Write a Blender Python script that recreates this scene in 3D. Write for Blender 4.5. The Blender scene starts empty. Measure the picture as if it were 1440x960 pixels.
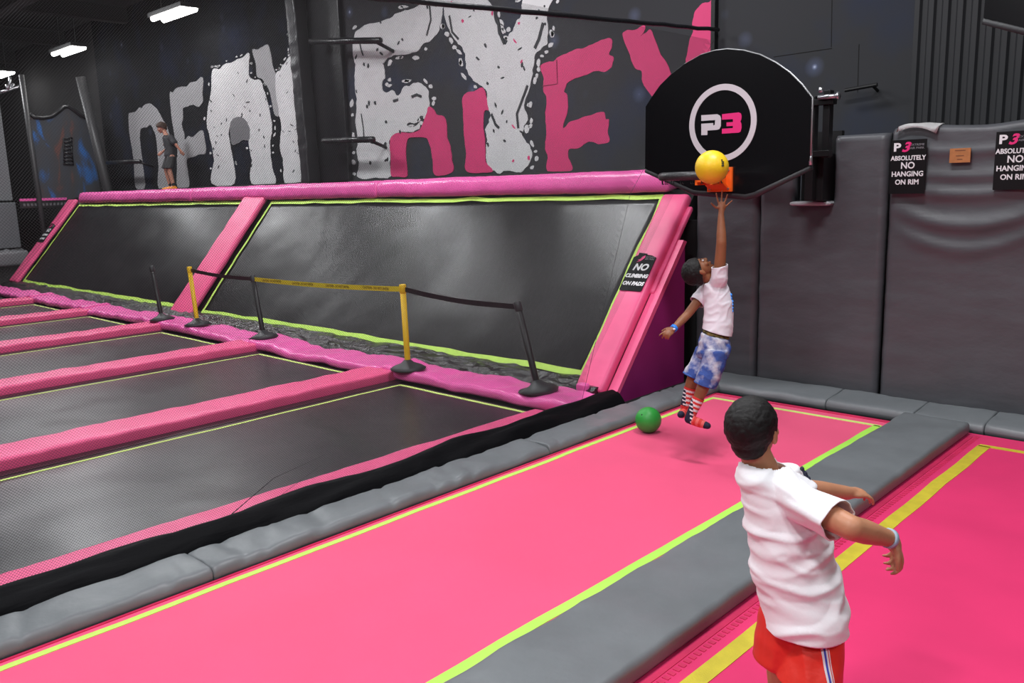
import bpy, bmesh, math, random
from mathutils import Vector, Matrix, Quaternion, noise
random.seed(7)
S = bpy.context.scene
COL = S.collection
# ------------------------------------------------------------------ camera
CAM = Vector((0, 0, 2.0))
CR = Vector((0.7251646, 0.68798063, -0.02861742))
CU = Vector((-0.10403519, 0.15055189, 0.98311282))
CW = Vector((-0.68067098, 0.70994139, -0.1807491))
FOC = 1191.02
cd = bpy.data.cameras.new('camera'); cam = bpy.data.objects.new('camera', cd); COL.objects.link(cam)
cam.matrix_world = Matrix(((CR.x, CU.x, -CW.x, CAM.x), (CR.y, CU.y, -CW.y, CAM.y), (CR.z, CU.z, -CW.z, CAM.z), (0, 0, 0, 1)))
cd.sensor_width = 36; cd.lens = FOC / 1440 * 36; cd.clip_end = 200; cd.clip_start = .05
S.camera = cam
# ------------------------------------------------------------------ world and exposure
wd = bpy.data.worlds.new('world'); S.world = wd; wd.use_nodes = True
wd.node_tree.nodes['Background'].inputs[0].default_value = (.8, .85, 1, 1)
wd.node_tree.nodes['Background'].inputs[1].default_value = .10
S.view_settings.view_transform = 'Standard'; S.view_settings.look = 'None'
S.view_settings.gamma = 1; S.view_settings.use_curve_mapping = False
S.view_settings.exposure = 0.16

def area(name, loc, rot, sx, sy, e, c=(.97, .98, 1)):
    l = bpy.data.lights.new(name, 'AREA'); l.shape = 'RECTANGLE'; l.size = sx; l.size_y = sy; l.energy = e; l.color = c
    o = bpy.data.objects.new(name, l); COL.objects.link(o); o.location = loc; o.rotation_euler = rot
    return o
# light of the high bay rows over the courts (unseen rows, lights only, no fixtures built)
LAMPS_COURT = [(-2.2, 4.6, 165), (-8.6, 6.2, 150), (-13.9, 6.2, 170), (-19.2, 6.2, 170), (-24.5, 6.2, 120), (-7.5, 3.2, 60),
               (-2.2, 0.2, 175), (-7.5, 0.0, 140), (-13.0, 0.0, 110), (2.5, 4.6, 70), (2.5, -0.5, 150), (-2, -4.5, 200)]
for i, (x, y, e) in enumerate(LAMPS_COURT):
    area('high_bay_light', (x, y, 5.92), (0, 0, 0), 1.5, .5, e)

# ------------------------------------------------------------------ helpers
def at(px, py, ax, val):
    d = CW + CR * ((px - 720) / FOC) + CU * ((480 - py) / FOC)
    return CAM + d * ((val - CAM[ax]) / d[ax])
def P(px, py, d):
    return CAM + (CW + CR * ((px - 720) / FOC) + CU * ((480 - py) / FOC)) * d

MATS = {}
def mat(name, col, rough=.5, bump=0, bscale=60, var=0, vscale=3, spec=.5, metal=0, coat=0, emit=0, sheen=0, col2=None, bdist=.01, stretch=(1,1,1), alpha=None):
    if name in MATS: return MATS[name]
    m = bpy.data.materials.new(name); m.use_nodes = True; nt = m.node_tree; b = nt.nodes['Principled BSDF']
    b.inputs['Base Color'].default_value = (*col, 1); b.inputs['Roughness'].default_value = rough
    b.inputs['Metallic'].default_value = metal; b.inputs['Specular IOR Level'].default_value = spec
    if coat: b.inputs['Coat Weight'].default_value = coat; b.inputs['Coat Roughness'].default_value = .25
    if sheen: b.inputs['Sheen Weight'].default_value = sheen
    if emit: b.inputs['Emission Color'].default_value = (*col, 1); b.inputs['Emission Strength'].default_value = emit
    tc = nt.nodes.new('ShaderNodeTexCoord'); mp = nt.nodes.new('ShaderNodeMapping'); mp.inputs['Scale'].default_value = stretch
    nt.links.new(tc.outputs['Object'], mp.inputs['Vector'])
    if var or col2:
        n = nt.nodes.new('ShaderNodeTexNoise'); n.inputs['Scale'].default_value = vscale; n.inputs['Detail'].default_value = 5
        nt.links.new(mp.outputs[0], n.inputs['Vector'])
        r = nt.nodes.new('ShaderNodeValToRGB'); r.color_ramp.elements[0].position = .35; r.color_ramp.elements[1].position = .65
        c2 = col2 or tuple(min(1, c * (1 + var)) for c in col)
        c1 = col if col2 else tuple(c * (1 - var) for c in col)
        r.color_ramp.elements[0].color = (*c1, 1); r.color_ramp.elements[1].color = (*c2, 1)
        nt.links.new(n.outputs['Fac'], r.inputs['Fac']); nt.links.new(r.outputs[0], b.inputs['Base Color'])
    if bump:
        n = nt.nodes.new('ShaderNodeTexNoise'); n.inputs['Scale'].default_value = bscale; n.inputs['Detail'].default_value = 4
        nt.links.new(mp.outputs[0], n.inputs['Vector'])
        k = nt.nodes.new('ShaderNodeBump'); k.inputs['Strength'].default_value = bump; k.inputs['Distance'].default_value = bdist
        nt.links.new(n.outputs['Fac'], k.inputs['Height']); nt.links.new(k.outputs[0], b.inputs['Normal'])
    MATS[name] = m
    return m

M_bed = mat('pink_bed', (.88, .075, .205), .55, .15, 400, .04, 1.2, spec=.3, sheen=.2)
M_bed2 = mat('deep_pink_bed', (.72, .035, .150), .6, .15, 400, .05, 1.5, spec=.25)
M_bededge = mat('pink_edge', (.62, .02, .10), .6, .2, 80, .12, 5)
M_pinkpad = mat('pink_vinyl', (.88, .11, .28), .42, .25, 14, .05, 3, spec=.4, bdist=.006)
M_magpad = mat('magenta_vinyl', (.88, .13, .44), .33, .5, 11, .06, 4, spec=.5, bdist=.012)
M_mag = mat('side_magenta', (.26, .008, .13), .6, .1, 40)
M_lime = mat('lime_tape', (.55, .85, .13), .6, .2, 150, .06, 30)
M_lime2 = mat('pale_lime_tape', (.66, .85, .22), .6, .2, 150, .06, 30)
M_limeneon = mat('bright_lime_tape', (.44, .88, .10), .6, .2, 150, .08, 2)
M_yel = mat('yellow_tape', (.58, .48, .03), .6, .2, 150, .08, 12)
M_grey = mat('grey_vinyl', (.155, .168, .178), .40, .3, 16, .06, 4, spec=.4, bdist=.006)
M_wallpad = mat('grey_wall_vinyl', (.084, .086, .096), .42, .25, 7, .05, 3, spec=.42, bdist=.02, stretch=(1, 1, 1.6))
M_black = mat('black_vinyl', (.012, .012, .014), .32, .5, 18, spec=.5)
M_crumple = mat('crumpled_black', (.007, .007, .008), .24, 1.0, 11, spec=.6, bdist=.05)
M_void = mat('black_cloth', (.008, .008, .009), .9)
M_metal = mat('black_metal', (.010, .010, .011), .42, spec=.4)
M_steel = mat('steel', (.55, .55, .58), .3, metal=.9)
M_white = mat('white_print', (.80, .80, .82), .6)
M_whitecl = mat('white_cloth_end', (.78, .78, .78), .6, .3, 20)
M_pinkprint = mat('pink_print', (.80, .02, .20), .55)
M_orange = mat('orange_metal', (.85, .13, .01), .45)
M_rubber = mat('black_rubber', (.03, .032, .035), .5, .2, 60)

def matm():   # black jump mat: woven, with a dull gloss
    m = mat('black_jump_mat', (.028, .028, .031), .40, spec=.75)
    nt = m.node_tree; b = nt.nodes['Principled BSDF']
    tc = nt.nodes.new('ShaderNodeTexCoord')
    n1 = nt.nodes.new('ShaderNodeTexNoise'); n1.inputs['Scale'].default_value = 1.1; n1.inputs['Detail'].default_value = 5
    nt.links.new(tc.outputs['Object'], n1.inputs['Vector'])
    mr = nt.nodes.new('ShaderNodeMapRange'); mr.inputs['From Min'].default_value = .3; mr.inputs['From Max'].default_value = .7
    mr.inputs['To Min'].default_value = .29; mr.inputs['To Max'].default_value = .37; n1.inputs['Detail'].default_value = 1; b.inputs['Anisotropic'].default_value = .0
    nt.links.new(n1.outputs['Fac'], mr.inputs['Value']); nt.links.new(mr.outputs[0], b.inputs['Roughness'])
    mp = nt.nodes.new('ShaderNodeMapping'); mp.inputs['Scale'].default_value = (30, 4, 4); mp.inputs['Rotation'].default_value = (0, 0, .3)
    n2 = nt.nodes.new('ShaderNodeTexNoise'); n2.inputs['Scale'].default_value = 3; n2.inputs['Detail'].default_value = 6
    nt.links.new(tc.outputs['Object'], mp.inputs[0]); nt.links.new(mp.outputs[0], n2.inputs['Vector'])
    r = nt.nodes.new('ShaderNodeValToRGB'); r.color_ramp.elements[0].position = .4; r.color_ramp.elements[1].position = .85
    r.color_ramp.elements[0].color = (.011, .011, .013, 1); r.color_ramp.elements[1].color = (.036, .036, .040, 1)
    nt.links.new(n2.outputs['Fac'], r.inputs['Fac']); nt.links.new(r.outputs[0], b.inputs['Base Color'])
    k = nt.nodes.new('ShaderNodeBump'); k.inputs['Strength'].default_value = .02; k.inputs['Distance'].default_value = .001
    n4 = nt.nodes.new('ShaderNodeTexNoise'); n4.inputs['Scale'].default_value = 1.3; n4.inputs['Detail'].default_value = 1.5
    nt.links.new(tc.outputs['Object'], n4.inputs['Vector'])
    k2 = nt.nodes.new('ShaderNodeBump'); k2.inputs['Strength'].default_value = .28; k2.inputs['Distance'].default_value = .08
    nt.links.new(n4.outputs['Fac'], k2.inputs['Height'])
    nt.links.new(k2.outputs[0], b.inputs['Normal'])
    return m
M_mat = matm()

def setp(o, label=None, cat=None, group=None, kind=None):
    if label: o['label'] = label
    if cat: o['category'] = cat
    if group: o['group'] = group
    if kind: o['kind'] = kind
    return o
def thing(name, loc, label, cat, group=None):
    o = bpy.data.objects.new(name, None); COL.objects.link(o); o.location = loc; o.empty_display_size = .1
    setp(o, label, cat, group); o['o_'] = 1; del o['o_']
    return o
WPOS = {}
def wloc(o):
    v = Vector((0, 0, 0))
    while o: v += o.location; o = o.parent
    return v
def obj(name, me, m, parent=None, smooth=False, loc=None):
    """vertices are given in world metres; origin moves to the parent's base (or to loc)"""
    if isinstance(me, bmesh.types.BMesh):
        b = me; me = bpy.data.meshes.new(name); b.to_mesh(me); b.free()
    o = bpy.data.objects.new(name, me); COL.objects.link(o)
    off = wloc(parent) if parent else Vector((0, 0, 0))
    if parent: o.parent = parent
    if parent is None and loc is not None: o.location = loc; off = Vector(loc)
    if off.length: me.transform(Matrix.Translation(-off))
    if m:
        me.materials.clear(); me.materials.append(m)
    for p in me.polygons: p.use_smooth = smooth
    return o
def copy_tree(o, dloc, label=None):
    c = o.copy(); COL.objects.link(c); c.location = o.location + Vector(dloc)
    if label: c['label'] = label
    for ch in o.children:
        k = ch.copy(); COL.objects.link(k); k.parent = c
        for g in ch.children:
            q = g.copy(); COL.objects.link(q); q.parent = k
    return c

def bx(bm, x0, x1, y0, y1, z0, z1, T=None, bev=0):
    r = bmesh.ops.create_cube(bm, size=1)['verts']
    bmesh.ops.transform(bm, matrix=Matrix.Translation(((x0+x1)/2, (y0+y1)/2, (z0+z1)/2)) @ Matrix.Diagonal((abs(x1-x0), abs(y1-y0), abs(z1-z0), 1)), verts=r)
    if bev:
        es = list({e for v in r for e in v.link_edges})
        g = bmesh.ops.bevel(bm, geom=es, offset=bev, segments=3, affect='EDGES', profile=.6)
        r = list({v for f in g['faces'] for v in f.verts} | {v for v in r if v.is_valid})
    if T is not None: bmesh.ops.transform(bm, matrix=T, verts=[v for v in r if v.is_valid])
    return r
def box(name, x0, x1, y0, y1, z0, z1, m, parent=None, bev=0, T=None, loc=None):
    bm = bmesh.new(); bx(bm, x0, x1, y0, y1, z0, z1, T, bev)
    return obj(name, bm, m, parent, loc=loc)
def tube(bm, pts, rad, seg=10, cap=True):
    pts = [Vector(p) for p in pts]; n = len(pts); rings = []
    rr = rad if isinstance(rad, (list, tuple)) else [rad] * n
    prev = None
    for i, p in enumerate(pts):
        t = (pts[min(i+1, n-1)] - pts[max(i-1, 0)]).normalized()
        if prev is None:
            a = t.orthogonal().normalized()
        else:
            a = (prev - t * prev.dot(t)).normalized()
        prev = a; b = t.cross(a)
        rings.append([bm.verts.new(p + (a * math.cos(6.28318*k/seg) + b * math.sin(6.28318*k/seg)) * rr[i]) for k in range(seg)])
    for i in range(n-1):
        for k in range(seg):
            bm.faces.new((rings[i][k], rings[i][(k+1) % seg], rings[i+1][(k+1) % seg], rings[i+1][k]))
    if cap:
        bm.faces.new(rings[0][::-1]); bm.faces.new(rings[-1])
def prism(bm, pts, d):
    """closed planar polygon (list of world points) extruded by vector d"""
    d = Vector(d)
    a = [bm.verts.new(Vector(p)) for p in pts]; b = [bm.verts.new(Vector(p) + d) for p in pts]
    n = len(pts)
    f1 = bm.faces.new(a[::-1]); f2 = bm.faces.new(b)
    for i in range(n): bm.faces.new((a[i], a[(i+1) % n], b[(i+1) % n], b[i]))
    f1.normal_update(); f2.normal_update(); bmesh.ops.triangulate(bm, faces=[f1, f2])
    return a + b
def rrect(u0, u1, v0, v1, r, seg=4, n=1):
    """rounded rectangle outline, n splits along the long sides"""
    out = []
    for (cx, cy, a0) in ((u1-r, v1-r, 0), (u0+r, v1-r, 90), (u0+r, v0+r, 180), (u1-r, v0+r, 270)):
        for k in range(seg+1):
            a = math.radians(a0 + 90*k/seg); out.append((cx + r*math.cos(a), cy + r*math.sin(a)))
    # split long edges
    o2 = []
    for i, p in enumerate(out):
        q = out[(i+1) % len(out)]; o2.append(p)
        L = math.hypot(q[0]-p[0], q[1]-p[1]); k = int(L/.06) if n > 1 else 0
        for j in range(1, k): o2.append((p[0]+(q[0]-p[0])*j/k, p[1]+(q[1]-p[1])*j/k))
    return o2
def sweep(prof, a0, a1, step, fn, endr=.03):
    """profile (u,v) carried along a; fn(u,v,a)->Vector; ends tuck in"""
    bm = bmesh.new(); L = a1-a0; n = max(2, int(abs(L)/step)); st = [0, .004, endr*.4, endr]
    al = [0]; 
    for s_ in (endr*.3, endr): al.append(s_)
    k = max(1, int((abs(L)-2*endr)/step))
    for i in range(1, k): al.append(endr + (abs(L)-2*endr)*i/k)
    al += [abs(L)-endr, abs(L)-endr*.3, abs(L)]
    cu = sum(p[0] for p in prof)/len(prof); cv = sum(p[1] for p in prof)/len(prof)
    wu = max(p[0] for p in prof)-min(p[0] for p in prof); wv = max(p[1] for p in prof)-min(p[1] for p in prof)
    rings = []
    sg = 1 if L > 0 else -1
    for d in al:
        e = min(d, abs(L)-d); ins = 0 if e >= endr else endr*(1-math.sqrt(max(0, 1-((endr-e)/endr)**2)))*.8
        fu = 1-2*ins/wu; fv = 1-2*ins/wv
        rings.append([bm.verts.new(fn(cu+(u-cu)*fu, cv+(v-cv)*fv, a0+sg*d)) for u, v in prof])
    m = len(prof)
    for i in range(len(rings)-1):
        for k in range(m):
            bm.faces.new((rings[i][k], rings[i][(k+1) % m], rings[i+1][(k+1) % m], rings[i+1][k]))
    bm.faces.new(rings[0][::-1]); bm.faces.new(rings[-1])
    bmesh.ops.recalc_face_normals(bm, faces=bm.faces)
    return bm
def nz(p, s, seed=0): return noise.noise(Vector(p)*s + Vector((seed*7.3, seed*3.1, seed)))
def pad(name, x0, x1, y0, y1, z0, z1, m, r=.035, disp=.004, seed=0, parent=None, axis=1, step=.06, loc=None, s=5, bend=None, endr=.03):
    """upholstered pad, long axis 0 or 1 (x or y)"""
    if axis == 1:
        pr = rrect(x0, x1, z0, z1, r, 4, 2)
        def fn(u, v, a):
            p = Vector((u, a, v)); q = nz(p, s, seed)*disp + nz(p, s*3, seed+5)*disp*.4
            top = (v-z0)/(z1-z0); return p + Vector((0, 0, q*top*2)) + (bend(u, a, v) if bend else Vector((0,0,0)))
        bm = sweep(pr, y0, y1, step, fn, endr)
    else:
        pr = rrect(y0, y1, z0, z1, r, 4, 2)
        def fn(u, v, a):
            p = Vector((a, u, v)); q = nz(p, s, seed)*disp + nz(p, s*3, seed+5)*disp*.4
            top = (v-z0)/(z1-z0); return p + Vector((0, 0, q*top*2)) + (bend(a, u, v) if bend else Vector((0,0,0)))
        bm = sweep(pr, x0, x1, step, fn, endr)
    return obj(name, bm, m, parent, True, loc=loc)
def strip(name, pts, w, nrm, m, parent, th=.003, wob=0):
    """flat tape along pts (world), width w, lying on the surface with normal nrm"""
    pts = [Vector(p) for p in pts]; nrm = Vector(nrm).normalized(); bm = bmesh.new(); P2 = []
    for i in range(len(pts)-1):
        a, b = pts[i], pts[i+1]; k = max(1, int((b-a).length/.25))
        for j in range(k): P2.append(a+(b-a)*j/k)
    P2.append(pts[-1]); prev = None
    for i, p in enumerate(P2):
        t = (P2[min(i+1, len(P2)-1)]-P2[max(i-1, 0)]).normalized(); s_ = nrm.cross(t).normalized()
        o_ = s_ * (wob*nz(p, 2.3, 3))
        row = [bm.verts.new(p+o_-s_*w/2), bm.verts.new(p+o_-s_*w/2+nrm*th), bm.verts.new(p+o_+s_*w/2+nrm*th), bm.verts.new(p+o_+s_*w/2)]
        if prev:
            for k in range(4): bm.faces.new((prev[k], prev[(k+1) % 4], row[(k+1) % 4], row[k]))
        else: bm.faces.new(row)
        prev = row
    bm.faces.new(prev[::-1]); bmesh.ops.recalc_face_normals(bm, faces=bm.faces)
    return obj(name, bm, m, parent)
def text(name, s, size, M, m, parent, ext=.002, bold=0, shear=0, align='CENTER', sx=1):
    c = bpy.data.curves.new(name, 'FONT'); c.body = s; c.size = size; c.align_x = align; c.align_y = 'CENTER'
    c.extrude = ext; c.offset = bold; c.shear = shear; c.resolution_u = 3
    t = bpy.data.objects.new(name, c); COL.objects.link(t)
    bpy.context.view_layer.update()
    me = bpy.data.meshes.new_from_object(t); bpy.data.objects.remove(t)
    me.transform(M @ Matrix.Diagonal((sx, 1, 1, 1)))
    return obj(name, me, m, parent)
def frame(o, x, y):   # matrix with given origin, x axis and y axis
    x = Vector(x).normalized(); y = Vector(y).normalized(); z = x.cross(y).normalized(); y = z.cross(x)
    return Matrix(((x.x, y.x, z.x, o[0]), (x.y, y.y, z.y, o[1]), (x.z, y.z, z.z, o[2]), (0, 0, 0, 1)))
def struct(o): o['kind'] = 'structure'; return o

# ================================================================== STRUCTURE
M_floor = mat('black_floor', (.01, .01, .011), .9)
struct(box('floor', -31, 5, -8, 9.2, -.14, -.03, M_floor))
M_ceil = mat('black_ceiling', (.007, .007, .008), .85, .2, 3)
ceil = struct(box('ceiling', -31, 5, -8, 9.2, 6.35, 6.5, M_ceil))
for i in range(9):
    box('ceiling_beam', -29+i*4, -28.75+i*4, -8, 9.0, 6.0, 6.35, M_ceil, ceil)
for y in (-2.0, 2.6, 6.3):
    box('ceiling_duct', -31, 5, y, y+.3, 5.95, 6.2, mat('dim_duct', (.02, .02, .021), .8), ceil)

def wallmat(name, base, blue, b2=(.03, .05, .12)):
    """black galaxy paint: faint blue clouds and pin-point stars"""
    m = bpy.data.materials.new(name); m.use_nodes = True; nt = m.node_tree; b = nt.nodes['Principled BSDF']
    b.inputs['Roughness'].default_value = .9; b.inputs['Specular IOR Level'].default_value = .1
    tc = nt.nodes.new('ShaderNodeTexCoord')
    n = nt.nodes.new('ShaderNodeTexNoise'); n.inputs['Scale'].default_value = .9; n.inputs['Detail'].default_value = 6
    nt.links.new(tc.outputs['Object'], n.inputs['Vector'])
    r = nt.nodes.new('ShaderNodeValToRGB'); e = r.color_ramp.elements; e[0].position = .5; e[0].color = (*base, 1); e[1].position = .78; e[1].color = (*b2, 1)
    nt.links.new(n.outputs['Fac'], r.inputs['Fac'])
    v = nt.nodes.new('ShaderNodeTexVoronoi'); v.inputs['Scale'].default_value = 1.55
    nt.links.new(tc.outputs['Object'], v.inputs['Vector'])
    s1 = nt.nodes.new('ShaderNodeValToRGB'); e = s1.color_ramp.elements
    e[0].position = .0; e[0].color = (.75, .82, 1, 1); e[1].position = .055; e[1].color = (0, 0, 0, 1)
    e2 = s1.color_ramp.elements.new(.03); e2.color = (.14, .17, .28, 1); e3 = s1.color_ramp.elements.new(.18); e3.color = (0, 0, 0, 1)
    s1.color_ramp.elements[2].color = (.04, .05, .09, 1)
    nt.links.new(v.outputs['Distance'], s1.inputs['Fac'])
    a = nt.nodes.new('ShaderNodeMix'); a.data_type = 'RGBA'; a.blend_type = 'ADD'; a.inputs[0].default_value = blue
    nt.links.new(r.outputs[0], a.inputs[6]); nt.links.new(s1.outputs[0], a.inputs[7]); nt.links.new(a.outputs[2], b.inputs['Base Color'])
    return m
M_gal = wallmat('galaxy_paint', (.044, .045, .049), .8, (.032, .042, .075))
M_gal2 = wallmat('galaxy_paint_shaded', (.010, .011, .013), .4, (.014, .020, .045))  # same paint for the left part, with the shade there put into its colours
YW = 9.0
wall_back = struct(box('wall_back', -13.1, -5.27, YW, YW+.15, -.03, 6.35, M_gal))
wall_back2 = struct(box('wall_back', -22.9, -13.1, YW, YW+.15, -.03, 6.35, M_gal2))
wall_hoop = struct(box('wall_right', -5.25, -3.1, YW+.03, YW+.15, -.03, 6.35, M_gal))
box('corner_strip', -5.3, -5.25, YW-.05, YW+.1, 2, 6.35, M_metal, wall_back)
# corrugated sheet wall beyond the hoops
bm = bmesh.new(); x = -3.1; prev = None; k = 0
while x < 5:
    yy = YW + (.025 if (k//2) % 2 else 0.0) + .02
    row = [bm.verts.new((x, yy, -.03)), bm.verts.new((x, yy, 6.35)), bm.verts.new((x, YW+.15, 6.35)), bm.verts.new((x, YW+.15, -.03))]
    if prev:
        for j in range(4): bm.faces.new((prev[j], prev[(j+1) % 4], row[(j+1) % 4], row[j]))
    prev = row; x += .02 if k % 2 else .045; k += 1
bmesh.ops.recalc_face_normals(bm, faces=bm.faces)
wr = struct(obj('wall_right', bm, mat('ribbed_black_sheet', (.020, .021, .024), .55, spec=.4)))
struct(box('wall_left', -31.1, -30.9, -8, 9.2, -.03, 6.35, M_void))
struct(box('wall_left', -31, -22.9, YW, YW+.15, -.03, 6.35, M_void))
struct(box('wall_front', -31, 5, -8.2, -8.0, -.03, 6.35, mat('dark_front_wall', (.05, .05, .055), .7)))
struct(box('wall_side', 4.9, 5.1, -8, 9.2, -.03, 6.35, mat('dark_front_wall', (.05, .05, .055), .7)))
# seams and odd marks of the galaxy wall
M_seam = mat('seam_black', (.004, .004, .004), .9)
for a, b in (((1170, 0), (1169, 66)), ((1208, 62), (1206, 130)), ((1088, 80), (1170, 68))):
    p = at(*a, 1, YW+.03); q = at(*b, 1, YW+.03)
    strip('panel_seam', [p, q], .007, (0, -1, 0), M_seam, wall_hoop)
p = at(1268, 0, 1, YW); q = at(1273, 175, 1, YW)
for (a, b) in (((1195, 128), (1240, 120)),):
    pa = at(*a, 1, YW); pb = at(*b, 1, YW); bm = bmesh.new(); tube(bm, [pa+Vector((0, -.12, 0)), pb+Vector((0, -.12, 0))], .02)
    tube(bm, [pb+Vector((-.05, -.12, 0)), pb+Vector((-.05, .05, -.05))], .015)
    setp(obj('wall_bracket', bm, M_metal, loc=pa), 'thin black bracket bar on the galaxy wall right of the round-ringed backboard', 'bracket')

# ------------------------------------------------------------------ mural
def cat(pts, closed=True, k=4, wob=0, seed=1):
    n = len(pts); out = []
    for i in range(n):
        p0, p1, p2, p3 = (Vector((*pts[(i+j) % n], 0)) for j in (-1, 0, 1, 2))
        for j in range(k):
            t = j/k
            q = .5*((2*p1)+(p2-p0)*t+(2*p0-5*p1+4*p2-p3)*t*t+(3*p1-p0-3*p2+p3)*t**3)
            if wob: q += Vector((nz(q, .13, seed), nz(q, .13, seed+9), 0))*wob
            out.append((q.x, q.y))
    return out
def paint(name, px, m, parent, th, wob=1.5, seed=1, k=4, y=YW):
    pts = [at(a, b, 1, y) for a, b in cat(px, k=k, wob=wob, seed=seed)]
    bm = bmesh.new(); prism(bm, [p + Vector((0, .004, 0)) for p in pts], (0, -th-.004, 0)); bmesh.ops.recalc_face_normals(bm, faces=bm.faces)
    return obj(name, bm, m, parent)
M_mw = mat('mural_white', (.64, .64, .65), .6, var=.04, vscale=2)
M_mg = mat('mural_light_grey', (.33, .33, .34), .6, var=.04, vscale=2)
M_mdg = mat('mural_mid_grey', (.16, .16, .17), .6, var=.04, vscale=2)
M_mp = mat('mural_pink', (.66, .04, .17), .6, var=.05, vscale=2)
L1 = [(181,162),(186,158),(191,157),(196,151),(200,152),(202,149),(206,146),(212,146),(219,151),(225,160),(229,168),(234,176),(238,188),(241,210),(241,235),(239,263),(223,264),(223,235),(220,196),(216,183),(212,176),(207,179),(202,179),(197,185),(198,208),(202,240),(204,264),(191,264),(189,235),(186,210),(182,185)]
L2 = [(239,131),(243,130),(248,124),(256,122),(263,121),(268,116),(276,114),(283,108),(286,112),(285,130),(285,143),(279,150),(272,147),(264,150),(257,153),(258,165),(256,175),(259,188),(260,196),(265,191),(271,193),(276,188),(284,183),(287,190),(290,208),(288,216),(280,217),(272,221),(263,224),(264,240),(266,262),(250,263),(249,230),(247,200),(244,180),(241,160)]
L3 = [(298,100),(303,96),(309,97),(316,90),(326,88),(334,83),(342,80),(349,74),(351,82),(350,104),(357,112),(366,112),(371,125),(378,150),(383,180),(380,205),(383,235),(387,258),(354,258),(354,225),(350,200),(351,180),(341,167),(331,166),(324,175),(322,190),(326,215),(330,258),(298,258),(301,225),(296,195),(291,175),(293,150),(297,128)]
L3b = [(324,176),(330,166),(341,165),(350,176),(351,196),(342,197),(334,202),(326,202)]
L3c = [(355,70),(363,70),(370,65),(377,63),(381,75),(384,92),(388,104),(392,130),(393,160),(386,160),(380,130),(370,112),(362,108),(360,90)]
L3d = [(389,104),(395,98),(400,90),(405,82),(410,75),(408,55),(409,42),(413,46),(418,75),(424,90),(426,120),(429,150),(433,185),(436,215),(439,240),(436,252),(418,256),(401,257),(399,230),(394,205),(396,180),(392,155),(388,125)]
L4 = [(497,60),(499,48),(506,40),(520,33),(532,31),(545,27),(560,18),(575,14),(590,8),(603,3),(612,-6),(626,-6),(622,20),(617,42),(608,55),(596,62),(588,72),(572,76),(560,76),(546,82),(540,95),(541,110),(537,120),(541,129),(552,128),(560,134),(568,123),(576,120),(583,117),(595,119),(602,128),(605,145),(604,160),(597,168),(592,162),(586,172),(575,172),(572,176),(582,178),(590,173),(589,182),(578,186),(563,186),(553,189),(548,198),(550,212),(548,230),(549,248),(528,250),(504,250),(505,232),(502,215),(503,190),(500,170),(502,145),(499,118),(500,95),(497,78)]
L5 = [(627,-6),(662,-4),(676,-8),(692,8),(695,22),(700,40),(705,55),(712,62),(716,50),(722,42),(727,30),(733,22),(740,-6),(778,-6),(771,14),(771,40),(770,60),(760,70),(753,80),(749,105),(745,125),(738,148),(741,168),(735,185),(741,200),(748,213),(746,224),(741,236),(730,242),(712,240),(700,243),(686,232),(684,212),(686,195),(684,182),(690,163),(684,142),(684,126),(672,118),(662,108),(656,95),(653,72),(645,62),(636,50),(629,35),(625,15)]
L4p = [(549,200),(553,190),(564,186),(578,187),(590,182),(596,172),(600,160),(604,150),(612,156),(615,161),(624,163),(628,172),(629,186),(630,196),(634,206),(636,225),(638,240),(625,246),(611,245),(609,225),(606,208),(601,195),(592,193),(583,193),(574,196),(571,215),(573,247),(561,248),(551,247),(550,225)]
L5p = [(651,138),(658,130),(668,128),(679,123),(684,134),(686,146),(688,155),(682,156),(680,175),(682,195),(683,212),(684,228),(694,240),(680,243),(664,243),(655,238),(656,215),(653,190),(652,160)]
E1 = [(760,95),(766,88),(778,86),(786,80),(800,73),(812,69),(825,66),(838,60),(850,55),(859,54),(861,65),(857,76),(862,80),(861,92),(852,101),(838,100),(820,107),(800,115),(794,128),(798,134),(799,155),(794,170),(793,180),(803,171),(820,166),(836,160),(849,157),(852,167),(857,168),(855,184),(857,199),(842,202),(828,199),(815,208),(801,210),(799,218),(803,228),(803,240),(771,240),(770,222),(767,205),(769,185),(767,165),(769,140),(764,126),(765,110)]
V1 = [(876,50),(881,43),(892,42),(906,36),(906,45),(901,52),(908,46),(916,42),(922,58),(930,78),(938,88),(944,104),(955,130),(970,160),(985,195),(955,200),(935,165),(917,136),(904,116),(903,100),(893,95),(884,72)]
V2 = [(1007,-4),(998,3),(986,6),(978,16),(974,32),(975,45),(970,58),(966,78),(962,100),(955,130),(990,140),(1004,95),(1007,50)]
i = 0
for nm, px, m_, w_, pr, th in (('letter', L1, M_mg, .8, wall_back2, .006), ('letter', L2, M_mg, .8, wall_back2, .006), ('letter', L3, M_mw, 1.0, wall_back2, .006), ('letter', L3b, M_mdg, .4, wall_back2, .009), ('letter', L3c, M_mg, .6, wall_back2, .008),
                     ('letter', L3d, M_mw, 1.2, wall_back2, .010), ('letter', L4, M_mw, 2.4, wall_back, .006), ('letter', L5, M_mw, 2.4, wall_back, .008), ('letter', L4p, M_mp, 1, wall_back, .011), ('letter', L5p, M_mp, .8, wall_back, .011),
                     ('letter', E1, M_mp, 1.6, wall_back, .006), ('letter', V1, M_mp, 1.2, wall_back, .006), ('letter', V2, M_mp, 1.2, wall_back, .006)):
    i += 1; paint(nm, px, m_, pr, th, w_, i)
def inside(p, poly):
    x, y = p; c = False; n = len(poly)
    for i in range(n):
        x1, y1 = poly[i]; x2, y2 = poly[(i+1) % n]
        if (y1 > y) != (y2 > y) and x < (x2-x1)*(y-y1)/(y2-y1)+x1: c = not c
    return c
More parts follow.
